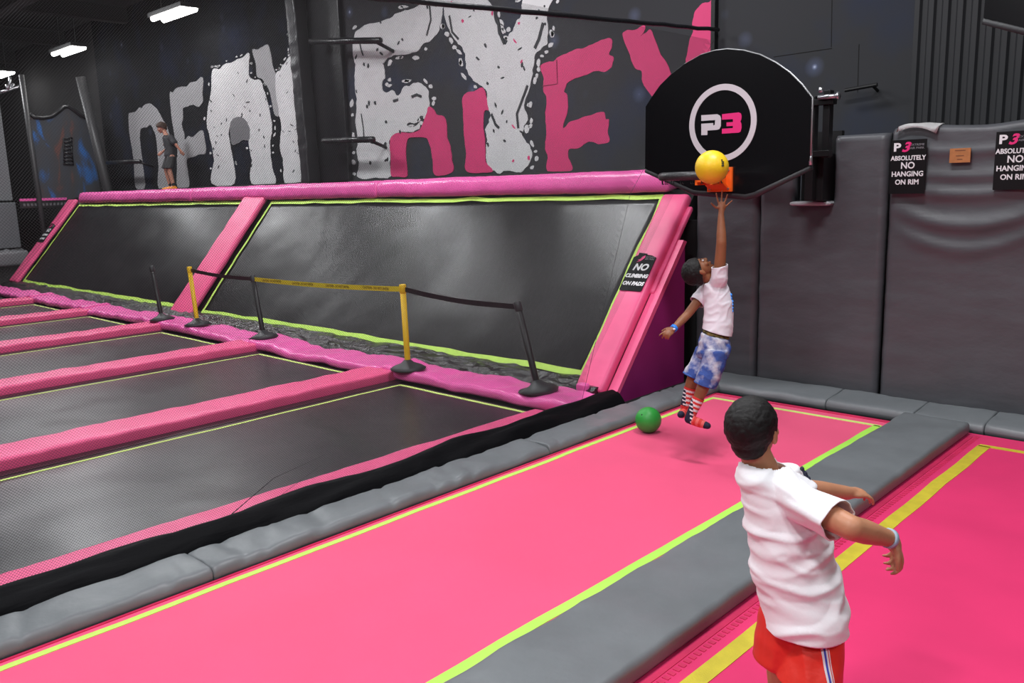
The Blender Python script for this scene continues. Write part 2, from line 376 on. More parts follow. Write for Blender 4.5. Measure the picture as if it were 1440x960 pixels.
def drops(name, specs, m, parent, th, y=YW):
    bm = bmesh.new()
    for (cx, cy, a, b, ang) in specs:
        pts = []; n = 9; ca, sa = math.cos(ang), math.sin(ang)
        for k in range(n):
            t = 6.2832*k/n; u = a*math.cos(t)*(1+.25*random.uniform(-1, 1)); v = b*math.sin(t)*(1+.15*random.uniform(-1, 1))
            pts.append(at(cx+u*ca-v*sa, cy+u*sa+v*ca, 1, y)+Vector((0, .002, 0)))
        prism(bm, pts, (0, -th-.002, 0))
    bmesh.ops.recalc_face_normals(bm, faces=bm.faces)
    return setp(obj(name, bm, m, parent), kind='stuff')
def edge_drops(poly, n, other, r0, r1, off, rng=1):
    out = []; c = cat(poly, k=3)
    for _ in range(n):
        i_ = random.randrange(len(c)); p = c[i_]; q = c[(i_+1) % len(c)]
        dx, dy = q[0]-p[0], q[1]-p[1]; L = math.hypot(dx, dy) or 1
        for s_ in (1, -1):
            o_ = off*random.uniform(.8, 1.4); x_ = p[0]-dy/L*o_*s_; y_ = p[1]+dx/L*o_*s_
            if y_ > 250: continue
            if not any(inside((x_, y_), z_) for z_ in other):
                out.append((x_, y_, random.uniform(r0, r1)*random.uniform(1, 2.2), random.uniform(r0, r1), math.atan2(dy, dx)+random.uniform(-.3, .3)))
    return out
whites = [L3, L3b, L3c, L3d, L4, L5, L4p, L5p, E1]
drops('paint_drop', edge_drops(L4, 44, whites, 1.6, 3.0, 5.5)+edge_drops(L5, 50, whites, 1.7, 3.4, 6), M_mw, wall_back, .006)
drops('paint_drop', edge_drops(L3, 40, whites+[L3b], .8, 1.6, 3)+edge_drops(L3d, 34, whites, .8, 1.6, 3), M_mw, wall_back2, .006)
def inner_drops(poly, n, a0, a1, b0, b1, avoid=(), ang=1.5):
    xs = [p[0] for p in poly]; ys = [p[1] for p in poly]; out = []; t = 0
    while len(out) < n and t < 3000:
        t += 1; p = (random.uniform(min(xs), max(xs)), random.uniform(min(ys), max(ys)))
        if p[1] < 246 and inside(p, poly) and not any(inside(p, a_) for a_ in avoid):
            out.append((*p, random.uniform(a0, a1), random.uniform(b0, b1), ang+random.gauss(0, .5)))
    return out
M_hole = mat('mural_black', (.028, .03, .034), .7)
drops('paint_fleck', inner_drops(L4, 26, 1.6, 4, .8, 1.6, [L4p])+inner_drops(L5, 22, 1.6, 4.5, .8, 1.6, [L5p]), M_hole, wall_back, .0125)
drops('paint_fleck', inner_drops(L3, 26, 1.2, 3, .35, .7)+inner_drops(L3d, 18, 1.2, 3.4, .35, .7), M_hole, wall_back2, .0135)
drops('pink_fleck', inner_drops(L5, 9, 2, 4, 1, 2, [L5p]), M_mp, wall_back, .0115)
# long cracks between the white strokes
for k, (pl_, w_) in enumerate((([(700, 28), (704, 50), (709, 62)], .035), ([(632, 22), (636, 45), (645, 55)], .035), ([(604, 5), (606, 28), (600, 50)], .03), ([(560, 140), (553, 142)], .04), ([(579, 136), (586, 133), (593, 136)], .04), ([(764, 32), (758, 55), (752, 68)], .05), ([(742, 120), (733, 145), (727, 160), (729, 180)], .04), ([(691, 160), (697, 175), (702, 180)], .04), ([(505, 55), (508, 70), (511, 78)], .03), ([(508, 160), (511, 180), (512, 195)], .02))):
    strip('paint_crack', [at(a, b, 1, YW-.0085) for a, b in pl_], w_, (0, -1, 0), M_hole, wall_back, .006)
strip('hatch_seam', [at(783, 84, 1, YW-.006), at(784, 118, 1, YW-.006), at(763, 121, 1, YW-.006)], .014, (0, -1, 0), mat('seam_dark_pink', (.2, .01, .05), .8), wall_back, .004)
# rough black wall padding strips around the mural and a rafter post
def paddle(px0, px1, name, label):
    a = at(px0, 255, 1, YW); b = at(px1, 255, 1, YW)
    o = box(name, a.x, b.x, YW-.10, YW-.001, 2.1, 6.3, M_black, None, .02, loc=(a.x, YW-.05, 2.1)); setp(o, label, 'wall pad')
paddle(443, 497, 'black_wall_panel', 'tall black wall panel left of the biggest white mural letter')
# upright beam with wrinkled black wrap
pts = [at(404, -10, 1, YW-.25), at(416, 60, 1, YW-.25), at(424, 120, 1, YW-.25), at(434, 190, 1, YW-.25), at(440, 252, 1, YW-.25)]
x_ = at(437, 250, 1, YW-.25).x
bm = sweep(rrect(x_-.13, x_+.13, YW-.38, YW-.12, .03, 3, 2), 2.14, 6.0, .06, lambda u, v, a: Vector((u-.03*(a-2.1)+.02*nz((u, v, a), 3), v, a)) + Vector((0, .02*nz((u*2, v*2, a*4), 2, 4), 0)))
setp(obj('wrapped_beam', bm, mat('black_wrap', (.022, .022, .025), .4, .6, 9, spec=.5), None, True, loc=(x_, YW-.25, 2.14)), 'upright roof beam wrapped in wrinkled black cover in the middle of the mural', 'beam')
# cantilever net arms
def arm(pxa, pxb, drop, label):
    a = at(*pxa, 1, YW-.35); b = at(*pxb, 1, YW-.35)
    t = thing('wall_bracket', (a.x, YW-.15, a.z), label, 'bracket', 'black brackets on the mural wall')
    bm = bmesh.new(); tube(bm, [a, b], .05, 8); obj('bar', bm, M_black, t, True)
    bm = bmesh.new(); tube(bm, [b+Vector((-.12, 0, 0)), b+Vector((-.12, .36, -.12))], .03, 8); obj('brace', bm, M_black, t, True)
    bm = bmesh.new(); tube(bm, [a+Vector((.1, 0, 0)), a+Vector((.1, .3, 0))], .03, 8); obj('mount', bm, M_black, t, True)
arm((455, 198), (525, 196), 0, 'black bracket bar low on the tallest white mural letter')
arm((437, 58), (535, 57), 0, 'black bracket bar high up across the top of the white mural letter')
arm((147, 229), (197, 227), 0, 'black bracket bar left of the boy on the ledge')
# net cable from the mural corner
bm = bmesh.new(); A = at(1010, 42, 1, YW-.08); B = Vector((-5.2, .2, 3.15)); n = 40
tube(bm, [A.lerp(B, i/n)+Vector((0, 0, -.25*math.sin(math.pi*i/n)*0+.012*nz((i, 0, 0), .7))) for i in range(n+1)], .022, 8)
setp(obj('net_cable', bm, M_black, None, True, loc=A), 'black wrapped cable slung across the top of the mural', 'cable')

# ------------------------------------------------------------------ visible high bay lamps
M_glow = mat('lamp_glow', (1, .98, .95), .5, emit=14)
def lamp(x, y, z, label, e=60):
    t = thing('hanging_lamp', (x, y, z), label, 'lamp')
    box('housing', x-.72, x+.72, y-.2, y+.2, z+.02, z+.1, M_metal, t)
    for dy in (-.11, .11):
        bm = bmesh.new(); tube(bm, [(x-.68, y+dy, z), (x+.68, y+dy, z)], .055, 8); obj('lamp_tube', bm, M_glow, t, True)
    for dx in (-.5, .5):
        bm = bmesh.new(); tube(bm, [(x+dx, y, z+.1), (x+dx, y, 6.35)], .008, 5); obj('cable', bm, M_rubber, t)
    area('lamp_light', (x, y, z-.08), (0, 0, 0), 1.3, .4, e)
lamp(-16.8, 8.2, 5.5, 'bright hanging strip lamp above the white mural letters, largest of the three', 9)
lamp(-22.4, 8.2, 5.5, 'bright hanging strip lamp, middle one of the three at upper left', 7)
lamp(-27.6, 8.2, 5.5, 'bright hanging strip lamp cut by the left edge of the photo', 7)
area('lamp_light', (-5.0, 6.6, 5.75), (math.radians(35), 0, 0), 1.4, .5, 60)  # unseen light without a fixture, tilted towards the back wall

# ================================================================== PINK COURT
t = thing('trampoline_bed', (-3.2, 3.0, 0), 'bright pink trampoline bed with lime border lines, green ball on it', 'trampoline', 'pink trampoline beds')
box('jump_mat', -4.03, -2.33, -1.5, 7.0, -.03, 0, M_bed, t)
strip('border_line', [(-3.96, -1.4, 0), (-3.965, 6.8, 0)], .042, (0, 0, 1), M_lime, t, wob=.012)
strip('border_line', [(-2.455, -1.4, 0), (-2.455, 6.82, 0)], .06, (0, 0, 1), M_limeneon, t, wob=.012)
strip('border_line', [(-3.98, 6.82, 0), (-2.43, 6.82, 0)], .045, (0, 0, 1), M_lime2, t, wob=.012)
box('edge_seam', -4.035, -4.02, -1.5, 7.0, 0, .006, M_bededge, t)
box('edge_seam', -4.03, -2.33, 6.95, 7.0, 0, .006, M_bededge, t)
for bx0, bx1, rz in ((-3.9, -2.5, 0),):
    pass
t = thing('trampoline_bed', (-.9, 3.0, 0), 'deep pink trampoline bed with yellow border lines, at the right edge', 'trampoline', 'pink trampoline beds')
box('jump_mat', -1.90, .25, -1.5, 7.05, -.03, 0, M_bed2, t)
strip('border_line', [(-1.655, -1.4, 0), (-1.655, 6.75, 0)], .085, (0, 0, 1), M_yel, t, wob=.012)
strip('border_line', [(-1.69, 6.76, 0), (.1, 6.76, 0)], .055, (0, 0, 1), M_yel, t, wob=.012)
strip('border_line', [(.08, -1.4, 0), (.08, 6.76, 0)], .085, (0, 0, 1), M_yel, t)
box('stitched_band', -1.815, -1.785, -1.5, 6.95, 0, .004, M_bededge, t)
for k in range(3):
    pass
bm = bmesh.new()
for k in range(150):
    y_ = 1.0+k*.04; bx(bm, -1.775, -1.745, y_, y_+.022, 0, .003)
setp(obj('stitching', bm, M_bededge, t), kind='stuff')
# grey pads
o = pad('grey_divider_pad', -2.33, -1.825, -1.5, 7.02, -.0, .10, M_grey, .03, .005, 2, axis=1, step=.05, loc=(-2.1, 3, 0))
setp(o, 'long flat grey pad between the two pink trampoline beds', 'pad')
def crease(seed, amp, s=9):
    def f(u, a, v):
        q = noise.noise(Vector((a*s if False else a*3.2+u*2, u*2, seed)))
        q = (1-abs(q)*2.2)
        q = max(0, q-.72)*3.2
        return Vector((0, 0, -amp*q*(1 if v > .04 else 0)))
    return f
spans = [(-1.5, 1.9), (1.902, 4.6), (4.602, 7.1)]
nm = ['nearest part of the grey edge roll beside the pink bed, at lower left', 'middle part of the grey edge roll beside the pink bed', 'far part of the grey edge roll, beside the green ball']
for i, (a, b) in enumerate(spans):
    o = pad('grey_edge_roll', -4.37, -4.045, a, b, -.03, .075, M_grey, .045, .007, 4+i, axis=1, step=.03, s=4, endr=.012, loc=(-4.2, (a+b)/2, 0), bend=crease(i, .016))
    setp(o, nm[i], 'pad', 'grey padding round the pink beds')
wsp = [(-4.36, -3.01, 'grey floor roll along the hoop wall behind the jumping boy'), (-3.005, -2.28, 'short grey floor roll along the hoop wall left of the flat grey pad'), (-2.275, -1.75, 'grey floor roll along the hoop wall at the end of the flat grey pad'), (-1.745, 1.0, 'grey floor roll along the hoop wall at the right edge')]
for i, (a, b, l) in enumerate(wsp):
    o = pad('grey_wall_roll', a, b, 7.08, 7.50, -.03, .085, M_grey, .05, .006, 9+i, axis=0, step=.03, s=4, endr=.012, loc=((a+b)/2, 7.3, 0), bend=lambda a_, u, v: Vector((0, 0, -.03*(7.5-u)+.05*(u-7.1) if v > .03 else 0)))
    setp(o, l, 'pad', 'grey padding round the pink beds')

# ---- hoop wall pads
YP = 7.52
def wallpanel(x0, x1, z1, label, fold=0, notch=None, seed=0, ztop=None):
    """upholstered upright panel, front face displaced"""
    bm = bmesh.new(); nx = max(6, int((x1-x0)/.03)); nz_ = int(z1/.03); r = .035
    def h(x, z):
        d = 0
        ex = min(x-x0, x1-x); 
        if ex < r: d += r-math.sqrt(max(0, r*r-(r-ex)**2))
        ez = min(z, z1-z)
        if ez < r: d += r-math.sqrt(max(0, r*r-(r-ez)**2))
        if notch:
            nx0, nx1, zn = notch
            e = max(nx0-x, x-nx1, zn-z)
            if e < r: d += r-math.sqrt(max(0, r*r-(r-max(0, e))**2))
        w = .010*nz((x, 0, z*2.5), 1.4, seed)+.004*nz((x*1.5, 0, z*6), 2, seed+3)
        # horizontal puckers near the side seams
        s_ = math.exp(-min(x-x0, x1-x)/.12); w += .006*s_*nz((x*.5, 0, z*11), 1, seed+8)*(1 if z > .9 else .5)
        if fold:
            u = (x-(x0+x1)/2)/(x1-x0)*2
            for (zc, sag, amp, wd_) in ((2.02, .05, .02, .04), (1.90, .07, .028, .05), (1.74, .16, .035, .06), (1.60, .22, .022, .06), (2.2, .03, .015, .03)):
                zz = zc - sag*(1-u*u); dd = (z-zz)/wd_
                w += 1.35*amp*math.exp(-dd*dd)*max(0, 1-abs(u)**3)
        return YP + d - w
    def top(x): return z1 if not fold else z1+.012*math.sin((x-x0)*7)+.01*nz((x, 0, 0), 3, 2)
    V = {}
    for i in range(nx+1):
        for j in range(nz_+1):
            x = x0+(x1-x0)*i/nx; z = z1*j/nz_
            V[i, j] = bm.verts.new((x, h(x, z), z+(top(x)-z1)*(z/z1)**8))
    def hole(i, j):
        if not notch: return False
        x = x0+(x1-x0)*(i+.5)/nx; z = z1*(j+.5)/nz_
        return notch[0] < x < notch[1] and z > notch[2]
    for i in range(nx):
        for j in range(nz_):
            if not hole(i, j): bm.faces.new((V[i, j], V[i+1, j], V[i+1, j+1], V[i, j+1]))
    for v in [v for v in bm.verts if not v.link_faces]: bm.verts.remove(v)
    be = [e for e in bm.edges if len(e.link_faces) == 1]
    ex = bmesh.ops.extrude_edge_only(bm, edges=be)
    vs = [g for g in ex['geom'] if isinstance(g, bmesh.types.BMVert)]
    for v in vs: v.co.y = YP+.14
    bmesh.ops.holes_fill(bm, edges=[e for e in bm.edges if len(e.link_faces) == 1], sides=0)
    bmesh.ops.recalc_face_normals(bm, faces=bm.faces)
    o = obj('wall_pad', bm, M_wallpad, None, True, loc=((x0+x1)/2, YP, 0))
    setp(o, label, 'wall pad', 'grey padded panels of the hoop wall')
    return o
wallpanel(-4.60, -3.925, 2.2, 'grey padded wall panel behind the jumping boy', seed=1)
pn = wallpanel(-3.905, -2.745, 2.35, 'wide grey wall panel with the cut-out for the hoop post', notch=(-3.56, -3.20, 1.77), seed=2)
pw = wallpanel(-2.715, -1.50, 2.38, 'wrinkled grey wall panel with black rim signs', fold=1, seed=3)
wallpanel(-1.48, .6, 2.38, 'grey wall panel at the right edge of the photo', fold=1, seed=4)
# white folded fabric on top
bm = bmesh.new(); a = at(1262, 178, 1, YP-.02); nx = 14
rows = []
for i in range(nx+1):
    t_ = i/nx; x = a.x+(at(1318, 188, 1, YP-.02).x-a.x)*t_
    rows.append([bm.verts.new((x, YP-.045+.02*nz((x*9, 0, 0), 1), 2.345+.045*math.sin(t_*3.1)-.03*t_)), bm.verts.new((x+.01, YP-.02, 2.392+.02*math.sin(t_*5))), bm.verts.new((x+.02, YP+.06, 2.41+.015*nz((x*7, 1, 0), 1))), bm.verts.new((x+.02, YP+.15, 2.40))])
for i in range(nx):
    for j in range(3): bm.faces.new((rows[i][j], rows[i+1][j], rows[i+1][j+1], rows[i][j+1]))
ret = bmesh.ops.solidify(bm, geom=bm.faces[:], thickness=.006)
setp(obj('white_cover', bm, M_whitecl, None, True, loc=(a.x, YP, 2.38)), 'white folded fabric flap lying on top of the wrinkled wall panel', 'fabric')
# orange tag
p = at(1336, 209, 1, YP-.05); q = at(1364, 228, 1, YP-.05)
t = thing('orange_label', (p.x, YP-.05, q.z), 'small orange rectangular label on the wrinkled grey wall panel', 'label')
box('label_card', p.x, q.x, YP-.050, YP-.038, q.z, p.z, mat('orange_label', (.42, .17, .06), .4, var=.1, vscale=20), t)
cx = (p.x+q.x)/2
for k, z_ in enumerate((.82, .45, .2)): box('print_line', cx-.04+.01*k, cx+.04-.01*k, YP-.0512, YP-.0498, q.z+(p.z-q.z)*z_, q.z+(p.z-q.z)*z_+.006, mat('brown_print', (.15, .05, .02), .6), t)
# rim signs
def p3_italic(t, M, s):
    """the two-colour logo: outlined white P and a swooping pink 3"""
    text('logo_letter', 'P', s, M @ Matrix.Translation((-s*.36, 0, 0)), M_white, t, .001, s*.035, 0, sx=1.25)
    text('logo_numeral', '3', s*1.15, M @ Matrix.Translation((s*.36, -s*.02, 0)), M_pinkprint, t, .001, s*.04, .35, sx=1.15)
def rim_sign(x0, x1, z0, z1, label):
    yb = YP-.058
    t = thing('rim_sign', (x0, yb, z0), label, 'sign')
    box('sign_board', x0, x1, yb-.006, yb, z0, z1, mat('sign_black', (.006, .006, .007), .5, spec=.2), t)
    bm = bmesh.new(); bx(bm, x0+.03, x1-.03, yb, YP-.01, z0+.05, z1-.05); obj('backing', bm, M_void, t)
    w = x1-x0; h = z1-z0; cx = (x0+x1)/2
    def F(u, v): return frame((x0+w*u, yb-.007, z0+h*v), (1, 0, 0), (0, 0, 1))
    p3_italic(t, F(.29, .86), h*.21)
    for k, s_ in enumerate(('EXTREME', 'AIR PARK')): text('lettering', s_, h*.055, F(.74, .90-.06*k), mat('print_grey', (.25, .25, .27), .6), t, .001, 0, sx=1.1)
    text('lettering', 'ABSOLUTELY', h*.118, F(.5, .66), M_white, t, .001, .0015, sx=.90)
    text('lettering', 'NO', h*.17, F(.5, .52), M_white, t, .001, .0015, sx=.95)
    text('lettering', 'HANGING', h*.130, F(.5, .365), M_white, t, .001, .0015, sx=.95)
    text('lettering', 'ON RIM', h*.130, F(.5, .215), M_white, t, .001, .0015, sx=.95)
rim_sign(-2.69, -2.41, 1.84, 2.28, 'black sign at the left end of the wrinkled panel reading absolutely no hanging on rim')
rim_sign(-1.905, -1.62, 1.86, 2.30, 'black no hanging on rim sign cut off by the right edge of the photo')

# ---- hoop
YB = 6.45
arc = []
top = [(908,150),(916,137),(928,120),(943,105),(962,90),(985,77),(1005,71),(1022,69),(1045,71),(1068,77),(1090,88),(1110,102),(1127,119),(1141,137)]
outline = [(907,237)]+top+[(1138,232),(1060,270),(1048,273),(975,267)]
PB = [at(a, b, 1, YB) for a, b in outline]
bx_ = Vector((-3.70, YB+.3, 2.0))
t = thing('basketball_hoop', bx_, 'black fan-shaped backboard with white ring logo, with padded rim, over the jumping boy', 'basketball hoop', 'basketball hoops')
bm = bmesh.new(); prism(bm, PB, (0, .045, 0)); bmesh.ops.recalc_face_normals(bm, faces=bm.faces)
obj('backboard', bm, mat('board_black', (.004, .004, .005), .22, spec=.5), t)
bm = bmesh.new(); tube(bm, [p+Vector((0, .02, 0)) for p in PB[:16]], .009, 8); obj('edge_trim', bm, mat('trim_grey', (.35, .35, .36), .35, metal=.6), t, True)
bm = bmesh.new(); low = [PB[15], PB[16], PB[17], PB[18], PB[0]]; cc = Vector((-3.7, YB, 2.4))
tube(bm, [p+(p-cc).normalized()*.004+Vector((0, .03, -.012)) for p in low], [.026, .032, .032, .032, .026], 10); obj('edge_padding', bm, M_rubber, t, True)
# ring and logo
C0 = at(1015.5, 173, 1, YB); bm = bmesh.new(); ro, ri = .312, .262; n = 64
rings = [[bm.verts.new((C0.x+r_*math.cos(6.28318*k/n), y_, C0.z+r_*math.sin(6.28318*k/n))) for k in range(n)] for r_, y_ in ((ro, YB), (ro, YB-.004), (ri, YB-.004), (ri, YB))]
for i in range(3):
    for k in range(n): bm.faces.new((rings[i][k], rings[i][(k+1) % n], rings[i+1][(k+1) % n], rings[i+1][k]))
bmesh.ops.recalc_face_normals(bm, faces=bm.faces)
M_ring = mat('ring_white', (.62, .58, .62), .5)
obj('logo_ring', bm, M_ring, t)
def z3(x, y): return (900+x/4, 60+y/4)
def poly(name, pts, m):
    bm = bmesh.new(); prism(bm, [at(*z3(*p), 1, YB) for p in pts], (0, -.004, 0)); bmesh.ops.recalc_face_normals(bm, faces=bm.faces); return obj(name, bm, m, t)
poly('logo_letter', [(346,408),(435,402),(450,410),(456,425),(455,470),(448,485),(435,490),(380,494),(379,519),(346,520),(346,456),(412,452),(412,465),(422,462),(424,435),(346,440)], M_ring)
poly('logo_numeral', [(463,402),(555,392),(568,398),(572,412),(571,432),(565,444),(571,455),(572,480),(567,500),(555,506),(462,512),(463,484),(523,480),(524,468),(488,470),(488,448),(524,446),(524,430),(463,433)], M_pinkprint)
# rim, bracket
RC = Vector((-3.72, 6.02, 2.035)); RR = .235
bm = bmesh.new(); n = 40
tube(bm, [RC+Vector((RR*math.cos(6.28318*k/n), RR*math.sin(6.28318*k/n), 0)) for k in range(n+1)], .034, 10, False)
bmesh.ops.remove_doubles(bm, verts=bm.verts, dist=1e-4)
rim = obj('rim', bm, mat('padded_rim', (.03, .03, .032), .35, .5, 60, spec=.5), t, True)
bm = bmesh.new()
for k in range(18):
    a = 6.28318*k/18; p = RC+Vector((RR*math.cos(a), RR*math.sin(a), -.03)); q = p+Vector((0, 0, -.03)); tube(bm, [p, q, p+Vector((.012, .0, -.03))], .004, 5)
obj('net_hook', bm, M_metal, rim, True)['kind'] = 'stuff'
bm = bmesh.new(); bx(bm, -3.80, -3.64, 6.20, 6.34, 1.985, 2.005); bx(bm, -3.80, -3.78, 6.2, 6.43, 1.96, 2.03); bx(bm, -3.66, -3.64, 6.2, 6.43, 1.96, 2.03)
prism(bm, [(-3.80, 6.3, 1.99), (-3.62, 6.3, 1.99), (-3.62, 6.43, 1.915), (-3.80, 6.43, 1.915)], (0, 0, .02)); obj('rim_bracket', bm, M_orange, t)
box('mounting_plate', -3.82, -3.59, 6.425, 6.449, 1.90, 2.10, M_orange, t, .004)
bm = bmesh.new()
for dx in (-3.79, -3.62):
    for dz in (1.925, 2.075): tube(bm, [(dx, 6.43, dz), (dx, 6.412, dz)], .010, 6)
obj('bolt', bm, M_steel, t)['kind'] = 'stuff'
# carrying post and frame
a = at(1146, 140, 1, 7.3); b = at(1170, 140, 1, 7.3)
box('support_post', -3.38, -3.22, 7.35, 7.62, 1.79, 2.20, M_metal, t, .006)
box('slide_plate', -3.46, -3.215, 7.28, 7.34, 2.17, 2.20, M_metal, t)
box('support_post', -3.34, -3.27, 7.25, 7.33, 1.80, 2.68, M_metal, t, .006)
box('support_post', -3.20, -3.14, 7.25, 7.33, 2.16, 2.72, M_metal, t, .006)
box('cross_bar', -4.0, -3.10, 7.22, 7.30, 2.60, 2.65, M_metal, t, .004)
box('cross_bar', -4.0, -3.12, 7.22, 7.30, 2.17, 2.22, M_metal, t, .004)
for zz in (2.2, 2.62):
    for xx in (-4.1, -3.45): 
        bm = bmesh.new(); tube(bm, [(xx, YB+.04, zz), (xx, 7.28, zz)], .03, 8); obj('support_arm', bm, M_metal, t, True)
bm = bmesh.new(); tube(bm, [(-3.22, 7.2, 2.66), (-3.05, 7.2, 2.66)], .02, 8); tube(bm, [(-3.06, 7.2, 2.66), (-3.04, 7.2, 2.66)], .034, 6); tube(bm, [(-3.2, 7.2, 2.74), (-3.2, 7.2, 2.70)], .02, 6)
obj('pivot_bolt', bm, M_steel, t, True)
bm = bmesh.new(); tube(bm, [PB[15]+Vector((-.02, .06, .16)), PB[15]+Vector((.012, .0, .0))], .014, 8); obj('corner_bolt', bm, M_steel, t, True)
# dark recess behind, sloped pad lip of the cut-out
setp(box('recess_lining', -3.56, -3.20, 7.665, 7.72, 1.7, 2.4, M_void, None, loc=(-3.4, 7.65, 1.7)), 'black lining behind the cut-out for the hoop post', 'panel')
o = pad('cutout_lip', -3.575, -3.185, 7.44, 7.60, 1.745, 1.785, mat('light_grey_vinyl', (.40, .40, .42), .35, .2, 20), .015, .002, 3, axis=0, step=.04, loc=(-3.4, 7.5, 1.75))
setp(o, 'light grey padded lip under the hoop post cut-out', 'pad')
# second backboard, top right corner
dx = at(1383, 25, 1, YB).x - PB[0].x; dz = at(1383, 25, 1, YB).z - PB[0].z
t2 = thing('basketball_hoop', (bx_.x+dx, bx_.y, 2.0+dz), 'corner of a black backboard cut off at the top right of the photo', 'basketball hoop', 'basketball hoops')
bm = bmesh.new(); prism(bm, [p+Vector((dx, 0, dz)) for p in PB], (0, .045, 0)); bmesh.ops.recalc_face_normals(bm, faces=bm.faces)
obj('backboard', bm, MATS['board_black'], t2)
bm = bmesh.new(); tube(bm, [p+(p-cc).normalized()*.004+Vector((dx, .03, dz-.012)) for p in low], [.026, .032, .032, .032, .026], 10); obj('edge_padding', bm, M_rubber, t2, True)
for xx in (-4.1, -3.45):
    bm = bmesh.new(); tube(bm, [(xx+dx, YB+.04, 2.5+dz), (xx+dx, YW-.01, 2.5+dz)], .03, 8); obj('support_arm', bm, M_metal, t2, True)
bm = bmesh.new(); q0 = PB[0].lerp(PB[18], .62)+Vector((dx, -.004, dz+.004)); q1 = PB[0].lerp(PB[18], .98)+Vector((dx, -.004, dz+.004)); tube(bm, [q0, q1], .008, 6); obj('edge_trim', bm, M_steel, t2, True)

# balls
def ball(loc, r, m, label, name='ball', grp='play balls', valve=True):
    t = thing(name, (loc[0], loc[1], loc[2]-r), label, 'ball', grp)
    bm = bmesh.new(); bmesh.ops.create_icosphere(bm, subdivisions=5, radius=r); bmesh.ops.translate(bm, vec=Vector(loc), verts=bm.verts)
    obj('ball_skin', bm, m, t, True); return t
YC = P(1001, 235, 5.9)
yb = ball(YC, .115, mat('yellow_ball', (.92, .62, .02), .38, .15, 90, .05, 8), 'yellow play ball in the air in front of the orange rim bracket')
d_ = (CAM-YC).normalized(); rgt = d_.cross(Vector((0, 0, 1))).normalized()*-1; up_ = rgt.cross(d_)*-1
pn_ = (d_*.80+CR*.54+CU*.22).normalized()
bm = bmesh.new()
for i in range(7):
    q = YC+pn_*.1150+CU*(.013*(i//2)-.02)+CR*(.010*(i % 2)-.005); bx(bm, q.x-.004, q.x+.004, q.y-.004, q.y+.004, q.z-.005, q.z+.005)
obj('worn_print', bm, mat('dark_ball_print', (.05, .05, .03), .6), yb)['kind'] = 'stuff'
GC = at(910, 609, 2, 0); dd = GC-Vector((0, 0, 0))
gr = .105; GC = Vector((-3.80, 5.53, gr+.001))
gb = ball(GC, gr, mat('green_ball', (.03, .36, .05), .42, .15, 90, .06, 6), 'green play ball lying on the pink trampoline beside the grey roll')
bm = bmesh.new(); vd = (CAM-GC).normalized(); vp_ = GC+(vd*.75-CR*.55+CU*.45).normalized()*gr; bmesh.ops.create_icosphere(bm, subdivisions=2, radius=.006); bmesh.ops.translate(bm, vec=vp_, verts=bm.verts); obj('valve', bm, mat('valve_dark', (.01, .05, .02), .6), gb)

# ================================================================== BLACK COURT
edges = [-7.0, -9.8, -12.6, -15.4, -18.2, -21.0]
bed_lab = ['black trampoline bed with lime border, largest and nearest to the grey roll', 'second black trampoline bed left of the grey roll', 'third black trampoline bed from the grey roll', 'fourth black trampoline bed, narrow strip at the left edge', 'fifth black trampoline bed, far left under the sloped wall']
prev = -4.62
for i in range(5):
    x0 = edges[i]; x1 = prev
    t = thing('trampoline_bed', ((x0+x1)/2, 2.5, 0), bed_lab[i], 'trampoline', 'black trampoline beds')
    box('jump_mat', x0+.13, x1-.13, -3, 5.43, -.03, 0, M_mat, t)
    box('spring_cover', x0, x0+.13, -3, 5.5, -.03, .004, M_black, t)
    strip('border_line', [(x0+.22, -2.9, 0), (x0+.22, 5.36, 0)], .03, (0, 0, 1), M_lime2, t, wob=.01)
    strip('border_line', [(x0+.21, 5.375, 0), (x1-.25, 5.375, 0)], .04, (0, 0, 1), M_lime2, t, wob=.01)
    strip('border_line', [(x1-.22, -2.9, 0), (x1-.22, 5.36, 0)], .03, (0, 0, 1), M_lime2, t) if i else None
    prev = x0-.45
pl_ = ['pink pad at the left of the largest black bed, longest in view', 'second pink pad from the grey roll, ends at a black post', 'third pink pad from the grey roll, ends below the sloped pink post', 'fourth pink pad from the grey roll', 'fifth pink pad, near the far left corner']
for i in range(5):
    x0 = edges[i]
    o = pad('pink_divider_pad', x0-.45, x0, -3, 5.55, -.03, .10, M_pinkpad, .03, .006, 20+i, axis=1, step=.07, loc=(x0-.2, 2, 0))
    setp(o, pl_[i], 'pad', 'pink pads between black beds')
o = pad('pink_edge_pad', -4.93, -4.70, -3, 5.43, .001, .045, M_pinkpad, .02, .005, 40, axis=1, step=.07, loc=(-4.8, 2, 0))
setp(o, 'narrow pink pad along the black net at the right of the largest black bed', 'pad')
# soft loose pads across the bed ends
el = ['pink loose pad at the foot of the last black post, right end', 'pink loose pad between the yellow post and the second pink pad', 'pink loose pad between the yellow and black posts at the left', 'pink sagging pad left of the black post without belt', 'pink sagging pad at the far left foot of the sloped wall', 'pink pad in the far left corner']
xs = [-4.55, -7.22, -10.02, -12.82, -15.62, -18.42, -22.2]
for i in range(6):
    a, b = xs[i+1]+.01, xs[i]-.01
    L_ = b-a
    def bend(x, y, z, a=a, L_=L_, i=i):
        u = (x-a)/L_; sag = math.sin(u*math.pi)
        amp = .035 if i < 2 else .05
        w = nz((x*1.2, y*.5, i), 1.5, 3)*.05 + nz((x*3, y*6, z*3), 1.2, 5)*.009
        return Vector((0, w*.8+.03*sag, (w - amp*sag*.6)*(1 if z > .03 else 0)))
    o = pad('pink_end_pad', a, b, 5.45, 5.93, .005, .125, M_magpad, .05, .010, 50+i, axis=0, step=.04, s=6, loc=((a+b)/2, 5.7, 0), bend=bend)
    setp(o, el[i], 'pad', 'pink loose pads at the bed ends')
